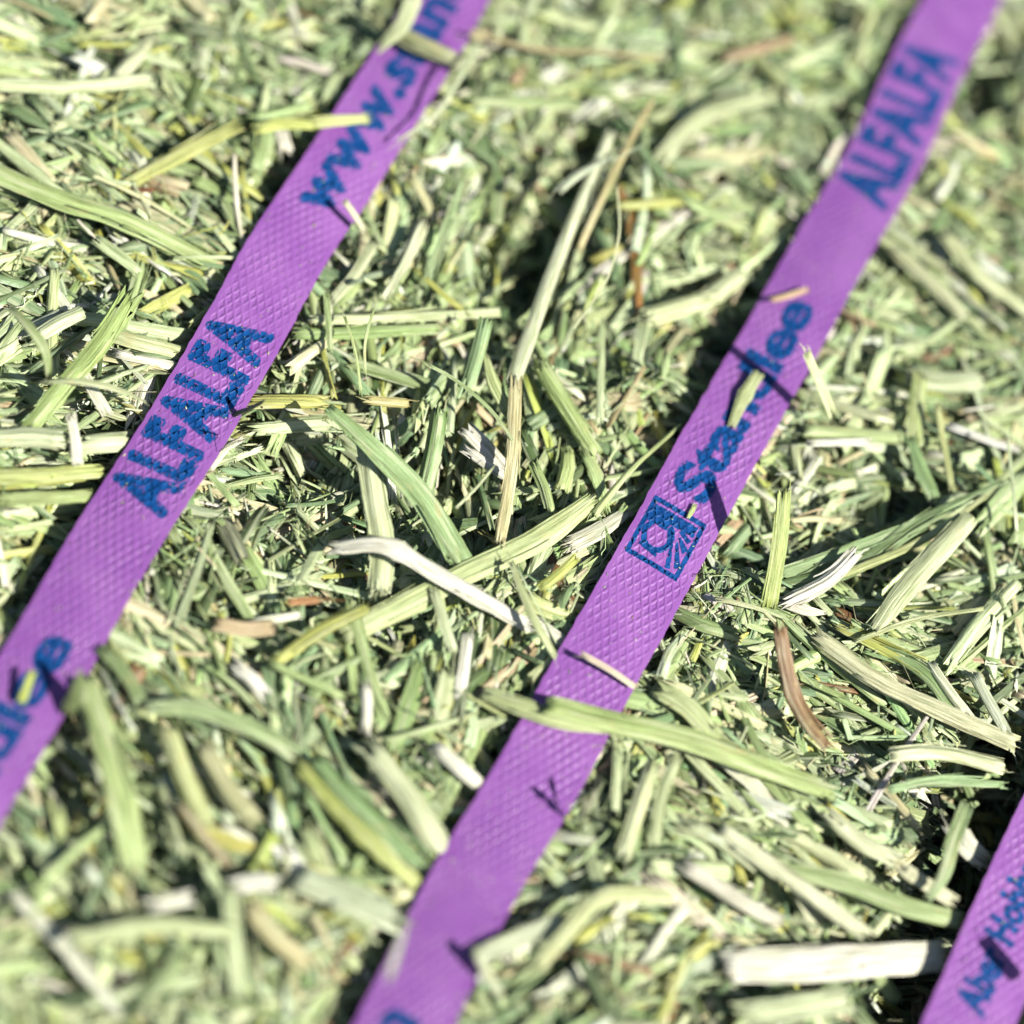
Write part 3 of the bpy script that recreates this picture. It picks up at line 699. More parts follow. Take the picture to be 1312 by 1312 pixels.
H = [
 (S_, [(428,702),(497,698),(545,725),(600,757),(672,797)], 24, "stalk", (.86,.85,.74), "bright white bent stem across the centre, below the dusty green blade", dict(hts=[4,6.5,6,5,3.2], taper=(.75,1.1,1,1,.9))),
 (B_, [(420,522),(477,574),(534,631),(592,722)], 33, "blade", (.30,.46,.24), "broad dusty green blade slanting down to the white bent stem", dict(hts=[9,8,6,3], taper=(.45,.9,1,1.05), roll=.25)),
 (S_, [(781,172),(742,265),(700,370),(656,492)], 21, "channel", (.59,.62,.47), "long upright grey-white stem with a dark groove, between left and middle straps", dict(hts=[9,8,6,4], taper=(.7,.85,1,1.15), roll=-.5)),
 (S_, [(836,128),(800,195),(768,262),(742,320)], 11, "stalk", (.66,.56,.32), "thin tan stem crossing the top of the long grey-white stem", dict(hts=[9,10,9,6], taper=(.7,.9,1,.8))),
 (S_, [(660,494),(656,590),(640,692)], 19, "stalk", (.62,.55,.34), "tan upright stem under the foot of the long grey-white stem", dict(hts=[6,6,4.5], taper=(1,1,.8))),
 (B_, [(440,815),(520,775),(600,732),(690,690),(760,640)], 30, "blade", (.52,.62,.34), "broad pale green blade passing under the white bent stem, rising right", dict(hts=[2.5,3,3.2,4,4], taper=(.8,1,1,1.1,.7), roll=.1)),
 (S_, [(760,660),(800,612),(872,545)], 9, "channel", (.50,.60,.32), "thin green stem tip reaching the middle strap's edge near the word's first letter", dict(hts=[4,4,3.6], taper=(1.2,.8,.4))),
 (S_, [(563,528),(557,570),(543,632)], 22, "channel", (.22,.38,.16), "dark green grooved stem standing beside the dusty green blade's middle", dict(hts=[6,5,2], roll=.2)),
 (S_, [(622,412),(612,455),(598,502)], 18, "ridged", (.32,.50,.28), "blue-green upright stem just left of the long grey-white stem", dict(hts=[8,6,4])),
 (S_, [(470,575),(480,640),(490,700),(488,755)], 30, "ridged", (.58,.66,.46), "thick pale upright stem behind the dusty green blade, frayed at its side", dict(hts=[4.5,4,3,2], taper=(.8,1,1,.9))),
 (S_, [(692,468),(725,522),(765,582)], 24, "channel", (.42,.56,.26), "mid green slanting stem right of the long grey-white stem's foot", dict(hts=[4,3.5,2.5])),
 (S_, [(1004,634),(998,700),(986,778)], 20, "stalk", (.48,.60,.22), "upright yellow-green stem with white cut top, right of the middle strap's emblem", dict(hts=[13.5,9.5,3.5], taper=(1,1,.95))),
 (B_, [(1000,752),(1090,728),(1180,668),(1282,618)], 22, "fold", (.24,.38,.18), "long dark green folded leaf rising to the right, near the right edge", dict(hts=[2.5,3.2,5,7.5], taper=(1,1.1,.9,.25))),
 (B_, [(1000,735),(1070,712),(1140,685),(1205,655)], 18, "blade", (.30,.46,.24), "green blade lying along the long dark green folded leaf", dict(hts=[2,3,4,5], taper=(.9,1,.8,.3), roll=.2)),
 (S_, [(1262,636),(1190,688),(1120,722),(1060,745)], 10, "stalk", (.55,.62,.30), "slim yellow-green stem edge below the long dark green folded leaf", dict(hts=[7.5,5,4,3], taper=(.6,1,1,1))),
 (S_, [(1243,664),(1195,715),(1150,765),(1118,808)], 31, "channel", (.60,.68,.46), "wide pale ribbed stem pointing down left, right of the brown twig", dict(hts=[7,6,5,4], taper=(.8,1,1,.7), roll=-.2)),
 (S_, [(1093,712),(1060,745),(1010,772)], 20, "channel", (.80,.78,.70), "whitish pithy stem below the long dark green folded leaf", dict(hts=[5,4,3.5], taper=(.9,1,1.1))),
 (S_, [(1005,772),(1030,782),(1058,786)], 17, "blade", (.80,.77,.68), "short white pithy flake at the left foot of the whitish stem", dict(hts=[3.2,3.2,2.6], taper=(1,1,.3))),
 (S_, [(1034,452),(1050,490),(1066,528)], 14, "stalk", (.70,.76,.46), "small pale green stalk standing at the middle strap's right edge", dict(hts=[13,10,7], N=12, taper=(1,1,1))),
 (S_, [(972,478),(952,512),(938,545)], 17, "stalk", (.58,.66,.40), "pale green chip lying on the middle strap over the maker's word", dict(hts=[4.1,4.0,3.9], taper=(1,1,.7), jag=.5, fib=False)),
 (S_, [(41,862),(34,882),(27,900)], 10, "stalk", (.62,.68,.12), "yellow chip lying on the left strap's letters, near the left edge", dict(hts=[5,4.5,4.0], fib=False)),
 (S_, [(748,839),(782,858),(814,880)], 9, "stalk", (.68,.56,.50), "small pinkish-white twig over the middle strap, above the crossing blade", dict(hts=[6.2,5.2,4.0], taper=(1,.9,1))),
 (S_, [(622,888),(668,905),(715,922),(782,935)], 27, "blade", (.56,.66,.38), "pale green stem end crossing the middle strap from its left", dict(hts=[3.2,4.2,4.8,4.8], taper=(.7,1,.9,.35), roll=.15)),
 (S_, [(702,903),(790,925),(900,952),(985,985),(1062,1012)], 30, "fold", (.42,.56,.24), "long green blade crossing the middle strap and running right to the twig", dict(hts=[6.2,6.2,6,5,4], taper=(.9,1,1,1,.8), roll=.15)),
 ("twig", [(999,806),(1006,850),(1016,890),(1034,925),(1056,952)], 20, "ridged", (.30,.165,.085), "curved brown woody twig standing right of the middle strap", dict(hts=[11,8,5.5,4.5,4], taper=(.8,1,1.1,1,.7), cat="twig")),
 (S_, [(930,1238),(1020,1236),(1110,1230),(1212,1222)], 42, "blade", (.86,.85,.74), "wide bright white stem touching the right strap near the bottom", dict(hts=[2.2,2.6,3,3], taper=(.9,1,1,.9), jag=.3)),
 (S_, [(922,1062),(985,1108),(1045,1152),(1105,1195)], 22, "stalk", (.72,.72,.56), "long pale stem slanting down right above the wide bright white stem", dict(hts=[4,4,4,3.6])),
 (S_, [(880,1112),(935,1148),(992,1180)], 20, "channel", (.74,.72,.60), "pale stem slanting parallel below and left of the long pale stem", dict(hts=[3.6,3.6,3])),
 (S_, [(880,1058),(925,1080),(965,1108)], 20, "channel", (.60,.64,.44), "grey-green short stem left of the long pale stem's upper end", dict(hts=[3,3,2.6])),
 (S_, [(112,872),(135,945),(160,1040),(172,1108)], 34, "blade", (.46,.60,.30), "thick light green upright stem below the left strap, lower left", dict(hts=[4.5,6,6,4], taper=(.75,.9,1.05,1))),
 (S_, [(-15,214),(70,250),(160,282),(300,352)], 32, "fold", (.42,.56,.26), "long two-toned green blade running down to the left strap, upper left", dict(hts=[3.2,4,4,3], taper=(1,1,1,.9))),
 (S_, [(-10,108),(80,112),(190,102)], 22, "channel", (.68,.74,.50), "pale level stem near the top left corner", dict(hts=[4,4,4])),
 (B_, [(152,242),(220,205),(296,165)], 24, "channel", (.45,.46,.16), "olive yellow stem slanting up right, upper left", dict(hts=[1.5,2.5,3.5], taper=(.8,1,.9))),
 (S_, [(162,385),(128,440),(85,490),(38,548)], 27, "stalk", (.40,.56,.22), "bright green jointed stem left of the left strap's ALFALFA", dict(hts=[7,6,5.5,3.5], taper=(1.1,1,.9,.8))),
 (S_, [(-12,562),(40,560),(80,565)], 30, "channel", (.66,.72,.52), "pale broken level stem at the left edge, under the bright green stem", dict(hts=[3,3.4,3.6])),
 (S_, [(98,572),(130,568),(162,566)], 28, "channel", (.64,.70,.48), "pale level stem piece touching the left strap at ALFALFA's first letter", dict(hts=[2,2.2,2.4])),
 (S_, [(-12,612),(55,610),(132,604)], 21, "stalk", (.58,.66,.28), "pale green level stem at the left edge, second below the jointed stem", dict(hts=[3,3.2,3])),
 (S_, [(5,640),(60,638),(120,634)], 18, "stalk", (.44,.56,.26), "green level stem below the pale level ones, meeting the left strap", dict(hts=[3.4,3.4,3])),
 (S_, [(92,535),(97,565),(100,595)], 15, "blade", (.76,.76,.62), "short white upright chip left of the left strap", dict(hts=[5.5,5,4.6])),
 (S_, [(105,475),(118,498),(133,522)], 15, "blade", (.80,.80,.64), "short white slanting chip beside the green jointed stem", dict(hts=[4,4,3.6])),
 (S_, [(140,428),(185,440),(232,452)], 22, "channel", (.62,.70,.44), "pale green stem meeting the left strap beside ALFALFA's upper letters", dict(hts=[2.6,3,2.4])),
 (S_, [(148,452),(190,462),(225,470)], 14, "channel", (.82,.82,.70), "white stem just below the pale one beside ALFALFA's upper letters", dict(hts=[3,3,2.4])),
 (S_, [(45,432),(72,415),(104,400)], 22, "channel", (.66,.72,.50), "pale ribbed stem rising right near the left edge, above the jointed stem", dict(hts=[3,3.6,4])),
 (F_, [(15,395),(38,420),(58,450),(62,478)], 15, "stalk", (.30,.40,.20), "grey-green curved stalk standing close to the left edge", dict(hts=[13,14,13,10], taper=(.6,.8,.9,.6))),
 (F_, [(55,490),(100,488),(150,498),(188,515)], 10, "stalk", (.50,.56,.38), "thin grey fibre arching level in front of the jointed stem", dict(hts=[12,12,9,5], taper=(.4,1,.9,.3), cat="fibre")),
 (S_, [(396,158),(432,154),(470,152)], 20, "stalk", (.64,.68,.30), "yellowish stem end lying over the left strap's web address", dict(hts=[4.6,5,5], taper=(1,1,.7), jag=.4)),
 (S_, [(330,165),(365,158),(402,160)], 20, "blade", (.60,.68,.22), "yellow-green stem left of the left strap's web address", dict(hts=[4,4.6,5])),
 (S_, [(478,22),(528,52),(575,72),(606,88)], 20, "blade", (.34,.36,.20), "olive blade covering the left strap near the top edge", dict(hts=[6,6,6,5], taper=(1.1,1.2,1.1,.8), roll=.5)),
 (B_, [(488,58),(512,35),(530,-6)], 24, "blade", (.56,.64,.42), "grey-green blade standing on the left strap at the top edge", dict(hts=[6,8,11], taper=(.7,1,1))),
 (F_, [(612,58),(585,105),(562,142),(512,180)], 9, "stalk", (.56,.64,.48), "thin grey-green curved stem beside the left strap near the top", dict(hts=[8,8,7,5], taper=(1,.9,.7,.4))),
 (S_, [(600,40),(690,62),(760,66),(850,72)], 10, "stalk", (.46,.36,.20), "long brownish stem lying level near the top edge", dict(hts=[5,6,6,6], taper=(.5,1,1,.6))),
 (B_, [(793,238),(808,285),(815,330),(820,405)], 14, "blade", (.42,.20,.07), "rust brown dry leaf strip right of the long grey-white stem", dict(hts=[3,3,3,2.5], taper=(.5,1,.9,.6), cat="dry leaf")),
 (F_, [(790,235),(793,300),(780,350),(735,420)], 2.6, "stalk", (.70,.72,.48), "hair-thin pale fibre curving beside the rust brown leaf strip", dict(hts=[13,13,12,9], cat="fibre", fib=False)),
 (B_, [(716,243),(742,222),(785,200)], 15, "fold", (.46,.54,.46), "small grey bract on the tip of the long grey-white stem", dict(hts=[11,11.5,12], taper=(1,.8,.15), cat="leaf")),
 (S_, [(442,258),(455,276),(466,294)], 9, "stalk", (.66,.62,.44), "short tan stick against the left strap's right edge, below its web address", dict(hts=[5.5,4.6,3])),
 (S_, [(528,228),(542,252),(558,284)], 13, "stalk", (.70,.66,.42), "short straw stick between left strap and green leaf, upper middle", dict(hts=[4,3.5,2.5])),
 (B_, [(592,232),(572,290),(550,352)], 13, "blade", (.38,.54,.32), "slim green blade standing between the left strap and the dark hollow", dict(hts=[6,5,3], taper=(.4,1,.9))),
 (S_, [(540,290),(516,340),(490,382)], 17, "channel", (.72,.74,.56), "pale split stem slanting down left, right of the left strap", dict(hts=[3.5,3.5,3], taper=(1.2,1,.5))),
 (S_, [(478,312),(455,350),(425,385)], 15, "stalk", (.54,.58,.38), "grey-green stem close beside the left strap below its web address", dict(hts=[3,3,2])),
 (S_, [(400,410),(470,408),(545,404),(640,398)], 15, "channel", (.64,.70,.44), "long pale level stem from the left strap above centre", dict(hts=[2.4,3,3,2.4])),
 (S_, [(378,428),(450,427),(560,422)], 18, "channel", (.32,.48,.20), "long green level stem just below the pale level one above centre", dict(hts=[2,2.6,2])),
 (S_, [(322,515),(370,514),(412,514)], 22, "channel", (.58,.56,.18), "yellow split stem from the left strap at ALFALFA's middle", dict(hts=[2.4,2.4,2.2])),
 (S_, [(470,512),(500,515),(522,517)], 13, "channel", (.60,.52,.24), "short golden stem left of the dark green grooved stem", dict(hts=[3,3,3])),
 (B_, [(622,455),(632,490),(652,530)], 20, "blade", (.50,.60,.32), "pale green pointed leaf left of the long grey-white stem's foot", dict(hts=[5,5,4.5], taper=(.3,1,.8))),
 (S_, [(598,552),(618,572),(642,600)], 24, "blade", (.84,.82,.74), "bright white chip right of the dark green grooved stem", dict(hts=[2,2,1.6])),
 (S_, [(602,580),(625,597),(650,612)], 16, "blade", (.84,.82,.74), "narrow white chip just below the bright white chip in the centre", dict(hts=[3,3,2.6])),
 (S_, [(686,598),(700,630),(706,655)], 14, "channel", (.40,.54,.26), "short green stem right of the tan upright stem", dict(hts=[4,3.6,3])),
 (F_, [(548,92+375),(585,488),(640,540),(662,575)], 5, "stalk", (.38,.50,.28), "thin green stalk slanting across the stems left of the tan one", dict(hts=[9,8,7,6], cat="fibre")),
 (F_, [(585,650),(610,625),(632,598)], 4, "stalk", (.60,.64,.44), "thin pale fibre left of the tan upright stem", dict(hts=[7,7,6], cat="fibre")),
 (F_, [(468,478),(468,440),(478,398)], 4, "stalk", (.44,.56,.28), "hair-thin green fibre standing above the golden stem", dict(hts=[6,8,10], cat="fibre")),
 (F_, [(462,500),(455,450),(442,405)], 4, "stalk", (.44,.56,.28), "hair-thin green fibre leaning left above the golden stem", dict(hts=[6,8,10], cat="fibre")),
 (S_, [(655,722),(672,765),(690,805),(712,842)], 12, "blade", (.54,.62,.38), "slim grey-green stalk leaning onto the middle strap's left edge", dict(hts=[6,6.5,6.5,5.2], taper=(.6,1,1,.7))),
 (S_, [(738,715),(718,735),(694,752)], 13, "stalk", (.56,.60,.14), "short yellow stem left of the middle strap, below its emblem", dict(hts=[5,4.6,4.2])),
 (S_, [(684,795),(705,812),(728,830)], 18, "channel", (.84,.83,.72), "white stem end running under the middle strap", dict(hts=[2.4,2.2,1.8])),
 (S_, [(678,768),(700,780),(735,790)], 24, "channel", (.66,.72,.36), "pale yellow-green stem touching the middle strap under the emblem", dict(hts=[2,2,1.6])),
 (S_, [(730,700),(760,685),(806,655)], 24, "blade", (.74,.74,.60), "whitish flat stem touching the middle strap beside its emblem", dict(hts=[3,3,2.4], taper=(1.2,1,.6))),
 (S_, [(558,760),(570,800),(582,835)], 14, "blade", (.60,.66,.46), "narrow grey-green chip hanging below the white bent stem", dict(hts=[4,4,3], taper=(1,1,.9))),
 (S_, [(600,812),(596,850),(590,895)], 15, "fold", (.84,.84,.74), "bright white upright chip left of the middle strap, lower centre", dict(hts=[3.6,3.6,3])),
 (S_, [(468,880),(470,905),(468,935)], 14, "channel", (.84,.83,.72), "short white upright chip in the lower centre", dict(hts=[3,3,2.6])),
 (B_, [(535,855),(522,905),(505,955)], 27, "blade", (.30,.46,.20), "short green leaf standing in the lower centre", dict(hts=[2.5,2.5,2], taper=(.5,1,.6))),
 (S_, [(560,958),(588,982),(618,1008)], 20, "channel", (.82,.82,.70), "white split stem slanting into the middle strap's left edge", dict(hts=[3,3,2])),
 (S_, [(405,972),(450,1022),(492,1062),(538,1108)], 24, "blade", (.24,.40,.20), "dark green blade slanting down right, left of the middle strap", dict(hts=[4.4,4.4,4,3.4], taper=(.7,1,1,.7))),
 (S_, [(388,985),(440,1045),(490,1092),(540,1140)], 24, "stalk", (.48,.56,.20), "yellow-green stem running parallel below the dark green blade", dict(hts=[3.4,3.6,3.4,2.8])),
 (S_, [(478,965),(510,1005),(540,1050),(572,1102)], 30, "channel", (.64,.68,.48), "wide pale stem parallel above the dark green blade", dict(hts=[3.2,3.2,3,2.4])),
 (S_, [(215,935),(232,985),(262,1055)], 26, "channel", (.58,.62,.32), "pale yellow-green upright stem in the lower left", dict(hts=[3.6,4,3.2])),
 (S_, [(262,960),(290,1010),(322,1050)], 25, "channel", (.58,.56,.36), "dull straw stem slanting down right in the lower left", dict(hts=[3.6,3.6,3])),
 (S_, [(232,1035),(262,1072),(292,1105)], 12, "stalk", (.34,.26,.17), "short brown stem in the lower left", dict(hts=[4,4,3.4])),
 (B_, [(188,905),(250,908),(310,928),(372,962)], 22, "blade", (.38,.52,.30), "long dusty green blade arching right below the left strap", dict(hts=[4,4.6,4.6,4], taper=(.8,1,1,.9))),
 (S_, [(278,800),(310,808),(350,806)], 22, "blade", (.66,.50,.34), "peach-coloured broken stem right of the left strap's last letters", dict(hts=[3.4,3.4,3])),
 (S_, [(370,772),(390,770),(408,768)], 10, "blade", (.52,.24,.10), "small rust orange chip left of the white bent stem", dict(hts=[4,4,4])),
 (S_, [(305,855),(322,870),(335,885)], 17, "stalk", (.85,.85,.78), "small bright white chip in the lower left of centre", dict(hts=[4,4,3.6])),
 (B_, [(132,835),(160,862),(182,902)], 17, "blade", (.24,.34,.18), "dark green blade below the left strap's right edge", dict(hts=[3.6,3.6,3])),
 (S_, [(70,948),(100,968),(128,1000)], 16, "stalk", (.34,.40,.32), "shadowed grey stem under the left strap's lower edge", dict(hts=[0.5,0.5,0])),
 (S_, [(305,1135),(330,1132),(352,1135)], 22, "stalk", (.85,.85,.76), "stubby white cut piece in the lower left, level", dict(hts=[4.6,4.6,4.6])),
 (S_, [(200,1160),(220,1155),(238,1152)], 20, "stalk", (.84,.84,.74), "stubby white cut piece left of a similar one, lower left", dict(hts=[4.4,4.4,4.4])),
 (S_, [(380,1125),(430,1145),(500,1175)], 36, "blade", (.58,.64,.50), "wide blurred grey-green blade near the bottom, left of the middle strap", dict(hts=[4,4.4,4])),
 (S_, [(90,1205),(190,1186),(290,1192)], 20, "stalk", (.56,.66,.42), "blurred pale green level stem near the bottom left corner", dict(hts=[6,6.4,6,5])),
 (S_, [(325,1165),(352,1200),(395,1235)], 24, "blade", (.70,.62,.38), "blurred straw chip near the bottom, left of the middle strap", dict(hts=[5,5,4.4])),
 (S_, [(835,985),(818,1035),(800,1098)], 20, "channel", (.66,.70,.46), "pale green stem standing right of the middle strap's dark fly-shaped shadow", dict(hts=[4,4,3.4])),
 (S_, [(865,975),(848,1020),(838,1080)], 15, "channel", (.60,.66,.42), "slimmer right one of two pale stems standing right of the fly-shaped shadow", dict(hts=[3.6,3.6,3])),
 (S_, [(690,1235),(730,1190),(768,1152),(860,1150)], 18, "stalk", (.66,.70,.40), "bent pale stem making an elbow near the bottom centre", dict(hts=[6,6,6,5])),
 (S_, [(612,1225),(660,1205),(722,1180)], 22, "blade", (.56,.60,.46), "grey blade touching the middle strap's right edge near the bottom", dict(hts=[5,4.6,4])),
 (S_, [(733,1052),(748,1041),(752,1030),(742,1021)], 9, "stalk", (.24,.24,.16), "tiny dark bract beside the middle strap's right edge", dict(hts=[3.6,7,9.4,9.2], taper=(.25,.35,1.5,1.3,.5))),
 (F_, [(734,1050),(756,1034),(762,1013)], 4, "stalk", (.24,.24,.16), "tiny dark leaf curl beside the middle strap's right edge", dict(hts=[3.6,7.5,9], taper=(.7,.7,1,2.2))),
 (S_, [(868,785),(898,800),(940,812)], 20, "channel", (.30,.44,.20), "dark green stem right of the middle strap under the emblem", dict(hts=[2,2.6,2.6])),
 (S_, [(880,765),(950,770),(1010,790)], 13, "stalk", (.36,.50,.26), "slim green stem pointing from the middle strap to the brown twig", dict(hts=[2.4,3,3])),
 (S_, [(848,885),(880,905),(920,948)], 27, "blade", (.50,.60,.34), "pale green blade piece above the long crossing blade", dict(hts=[3.6,4,3.6])),
 (S_, [(1050,820),(1120,870),(1200,908),(1300,952)], 26, "channel", (.74,.72,.52), "long pale straw stem slanting right, right of the brown twig", dict(hts=[2.6,3,3,2.4])),
 (B_, [(1118,832),(1170,852),(1192,870),(1222,912)], 22, "blade", (.28,.44,.22), "bent dark green blade above the long pale straw stem", dict(hts=[2.8,3.2,3.4,3])),
 (S_, [(1192,850),(1215,885),(1238,915)], 16, "channel", (.70,.72,.58), "white-green split stem right of the bent dark green blade", dict(hts=[3.6,3.6,3])),
 (S_, [(1248,865),(1268,900),(1290,938)], 17, "channel", (.66,.70,.58), "pale grey stem near the right edge above the right strap", dict(hts=[3.4,3.4,3])),
 (S_, [(1140,968),(1200,965),(1285,985)], 20, "channel", (.72,.74,.52), "pale ribbed stem ending left of the right strap's top", dict(hts=[3.4,3.8,3.4])),
 (S_, [(1138,1012),(1190,1002),(1285,1004)], 15, "blade", (.34,.52,.30), "blue-green blade pointing at the right strap", dict(hts=[3.2,3.4,3.4], taper=(.7,1,.6))),
 (S_, [(1068,1050),(1105,1080),(1145,1100)], 24, "stalk", (.68,.70,.50), "pale blunt stem in the lower right, left of the green upright blade", dict(hts=[3.4,3.4,3])),
 (S_, [(1155,1112),(1182,1130),(1215,1150)], 20, "stalk", (.74,.72,.54), "cream blunt stem beside the right strap's dark shadow", dict(hts=[3.4,3.4,3])),
 (S_, [(1238,1032),(1222,1075),(1205,1130),(1190,1150)], 17, "blade", (.36,.50,.28), "upright blurred green blade left of the right strap", dict(hts=[6,6.5,6,5.4], taper=(.6,1,1,.6))),
 (S_, [(1225,1062),(1240,1085),(1256,1100)], 30, "blade", (.76,.76,.64), "white crumpled leaf stem next to the right strap's dark shadow", dict(hts=[2.6,2.6,2])),
 (S_, [(1000,1110),(1080,1130),(1160,1160),(1235,1180)], 24, "blade", (.40,.54,.28), "long blurred green blade with an orange spot, above the wide bright white stem", dict(hts=[3.4,3.8,3.8,3])),
 (S_, [(1170,482),(1210,490),(1258,488)], 34, "blade", (.60,.66,.46), "flat pale leaf piece near the right edge, upper half", dict(hts=[3.6,3.6,3.4])),
 (S_, [(1035,568),(1070,567),(1112,566)], 12, "stalk", (.84,.85,.74), "slim white level stem right of the middle strap", dict(hts=[4.4,4.4,4.2])),
 (S_, [(1030,552),(1100,556),(1190,566)], 20, "channel", (.42,.54,.28), "level green stem behind the slim white one", dict(hts=[3,3,3])),
 (B_, [(1168,562),(1182,600),(1198,638)], 24, "fold", (.26,.42,.22), "dark green leaf piece standing above the long folded leaf", dict(hts=[4.4,4,3.4], taper=(.6,1,.9))),
 (S_, [(1180,480),(1176,520),(1172,560)], 22, "blade", (.50,.62,.30), "upright green stem near the right edge above the dark leaf piece", dict(hts=[4.6,4.4,4])),
 (S_, [(1201,520),(1210,570),(1220,625)], 9, "stalk", (.46,.48,.24), "thin olive upright stalk right of the dark leaf piece", dict(hts=[7,6,4.6])),
 (F_, [(1291,560),(1296,610),(1302,680)], 5, "stalk", (.66,.72,.54), "thin whitish stalk standing at the right edge", dict(hts=[10,9,7], cat="fibre")),
 (S_, [(1215,545),(1260,562),(1300,575)], 11, "channel", (.78,.78,.74), "slim white stem sloping at the right edge", dict(hts=[4.4,4.4,4])),
 (S_, [(1012,395+10),(900,388),(948,352)][1:] , 27, "channel", (.70,.74,.50), "broad pale stem meeting the middle strap's left edge", dict(hts=[3,2.6])),
 (S_, [(826,408),(862,398),(905,385)], 30, "channel", (.66,.70,.44), "broad pale stem left of the one meeting the middle strap", dict(hts=[3.4,3.4,3.4])),
 (S_, [(1210,300),(1250,350),(1318,400)], 22, "stalk", (.66,.70,.46), "blurred pale stem slanting off the right edge, upper right", dict(hts=[3.6,3.6,3])),
 (S_, [(1145,322),(1190,360),(1235,405)], 22, "channel", (.62,.64,.44), "blurred pale stem slanting down, right of the middle strap's upper half", dict(hts=[3.4,3.4,3])),
 (S_, [(850,200),(900,150),(985,125)], 26, "blade", (.62,.70,.48), "blurred pale green blade rising right near the top", dict(hts=[4,4.6,4])),
 (S_, [(1035,370),(1012,378),(988,384)], 8, "blade", (.70,.46,.30), "tiny peach chip on the middle strap above the maker's word", dict(hts=[4.0,3.95,3.9], fib=False, jag=.4)),
 (B_, [(890,648),(886,656),(882,664)], 8, "fold", (.50,.62,.30), "tiny green leaf crumb on the middle strap's emblem", dict(hts=[4.2,4.15,4.1], taper=(.8,1,.6), fib=False, cat="leaf crumb")),
 (S_, [(1085,1280),(1025,1290),(960,1300)], 34, "blade", (.62,.68,.46), "blurred pale green leaf at the bottom, left of the right strap", dict(hts=[4,4,4])),
 (F_, [(1305,785),(1260,780),(1180,792),(1095,822)][1:], 8, "stalk", (.50,.54,.30), "thin olive stalk arching level right of the wide pale ribbed stem", dict(hts=[6.4,5.6,4.6], taper=(.7,1,.8))),
 (S_, [(498,1250),(506,1225),(520,1180)], 9, "blade", (.50,.54,.44), "blurred grey blade tip hanging over the middle strap near the bottom", dict(hts=[16,16,15], taper=(1,1,.7), fib=False)),
 (S_, [(302,530),(318,524),(338,514)], 9, "stalk", (.20,.26,.12), "short dark stalk sticking up at the left strap's right edge beside ALFALFA", dict(hts=[3.4,6,9.5], taper=(1.2,1,.7), fib=False)),
 (F_, [(281,578),(302,566),(322,562),(300,556)], 2.2, "stalk", (.34,.26,.14), "hair-thin brown fibre curling off the left strap's right edge", dict(hts=[3.5,6.5,8.5,8.8], cat="fibre", fib=False)),
 (B_, [(92,915),(100,890),(103,857)], 32, "blade", (.14,.19,.09), "dark pointed leaf standing at the left strap's right edge, below its last letters", dict(hts=[3.0,6,9.4], taper=(1,.75,.12), roll=.2, fib=False, cat="dry leaf")),
 (S_, [(1352,1262),(1347,1240),(1340,1222)], 22, "stalk", (.46,.50,.26), "stub of green stem over the right strap at the right edge", dict(hts=[9,11,12])),
 (S_, [(610,1218),(620,1240),(640,1275)], 12, "blade", (.40,.46,.34), "dark grey-green stalk poking at the middle strap's right edge, bottom", dict(hts=[7,6,4])),
]
for nm, pts, wpx, kd, colr, lab, kw in H:
    kw = dict(kw); cat = kw.pop("cat", {"hay_stalk": "hay stem", "dry_leaf": "dry leaf", "hay_fibre": "fibre", "twig": "twig"}[nm])
    piece(nm, pts, wpx, kd, colr, lab, cat, group="loose pieces of hay on top" if nm != "twig" else None, **kw)

# ------------------------------------------------------------------ more single stems scattered over the bale
LAND = [((66, 832), "left strap's last printed letter"), ((230, 540), "left strap's ALFALFA"), ((460, 180), "left strap's web address"),
        ((1150, 160), "middle strap's ALFALFA"), ((950, 500), "middle strap's Standlee word"), ((860, 690), "middle strap's emblem"),
        ((745, 905), "middle strap's crossing blade"), ((700, 1030), "middle strap's forked shadow"), ((540, 1280), "middle strap's bottom end"),
        ((1025, 880), "brown twig"), ((1110, 1235), "wide white bottom stem"), ((580, 750), "white bent stem"), ((715, 340), "long grey-white stem"),
        ((808, 330), "rust brown leaf strip"), ((1140, 690), "long folded leaf"), ((140, 990), "thick light green stem"),
        ((470, 1040), "dark green blade"), ((90, 470), "green jointed stem"), ((150, 290), "two-toned blade"), ((1040, 20), "top edge's middle strap"),
        ((300, 20), "top edge"), ((20, 20), "top left corner"), ((1295, 20), "top right corner"), ((20, 1295), "bottom left corner"), ((1260, 1200), "right strap"),
        ((800, 20), "brownish top stem"), ((300, 1290), "bottom edge"), ((880, 1290), "bottom edge's right half"), ((1290, 560), "thin whitish stalk"), ((60, 680), "lowest level green stem"),
        ((1295, 300), "right edge")]
LXY = np.array([l[0] for l in LAND], float)
FORM = {"channel": "split stem", "blade": "flat blade", "fold": "folded blade", "stalk": "round stem", "ridged": "ribbed stem"}
def compass(dx, dy):
    a = math.degrees(math.atan2(-dy, dx)) % 360
    return ["right of", "upper right of", "above", "upper left of", "left of", "lower left of", "below", "lower right of"][int((a + 22.5) // 45) % 8]
def slope(p, q):
    a = math.degrees(math.atan2(-(q[1] - p[1]), q[0] - p[0])) % 180
    return "level" if a < 18 or a > 162 else "upright" if 72 < a < 108 else "rising right" if a < 90 else "falling right"
cand = []; tries = 0; taken = [PIX(c.mean(0)) for c in used]
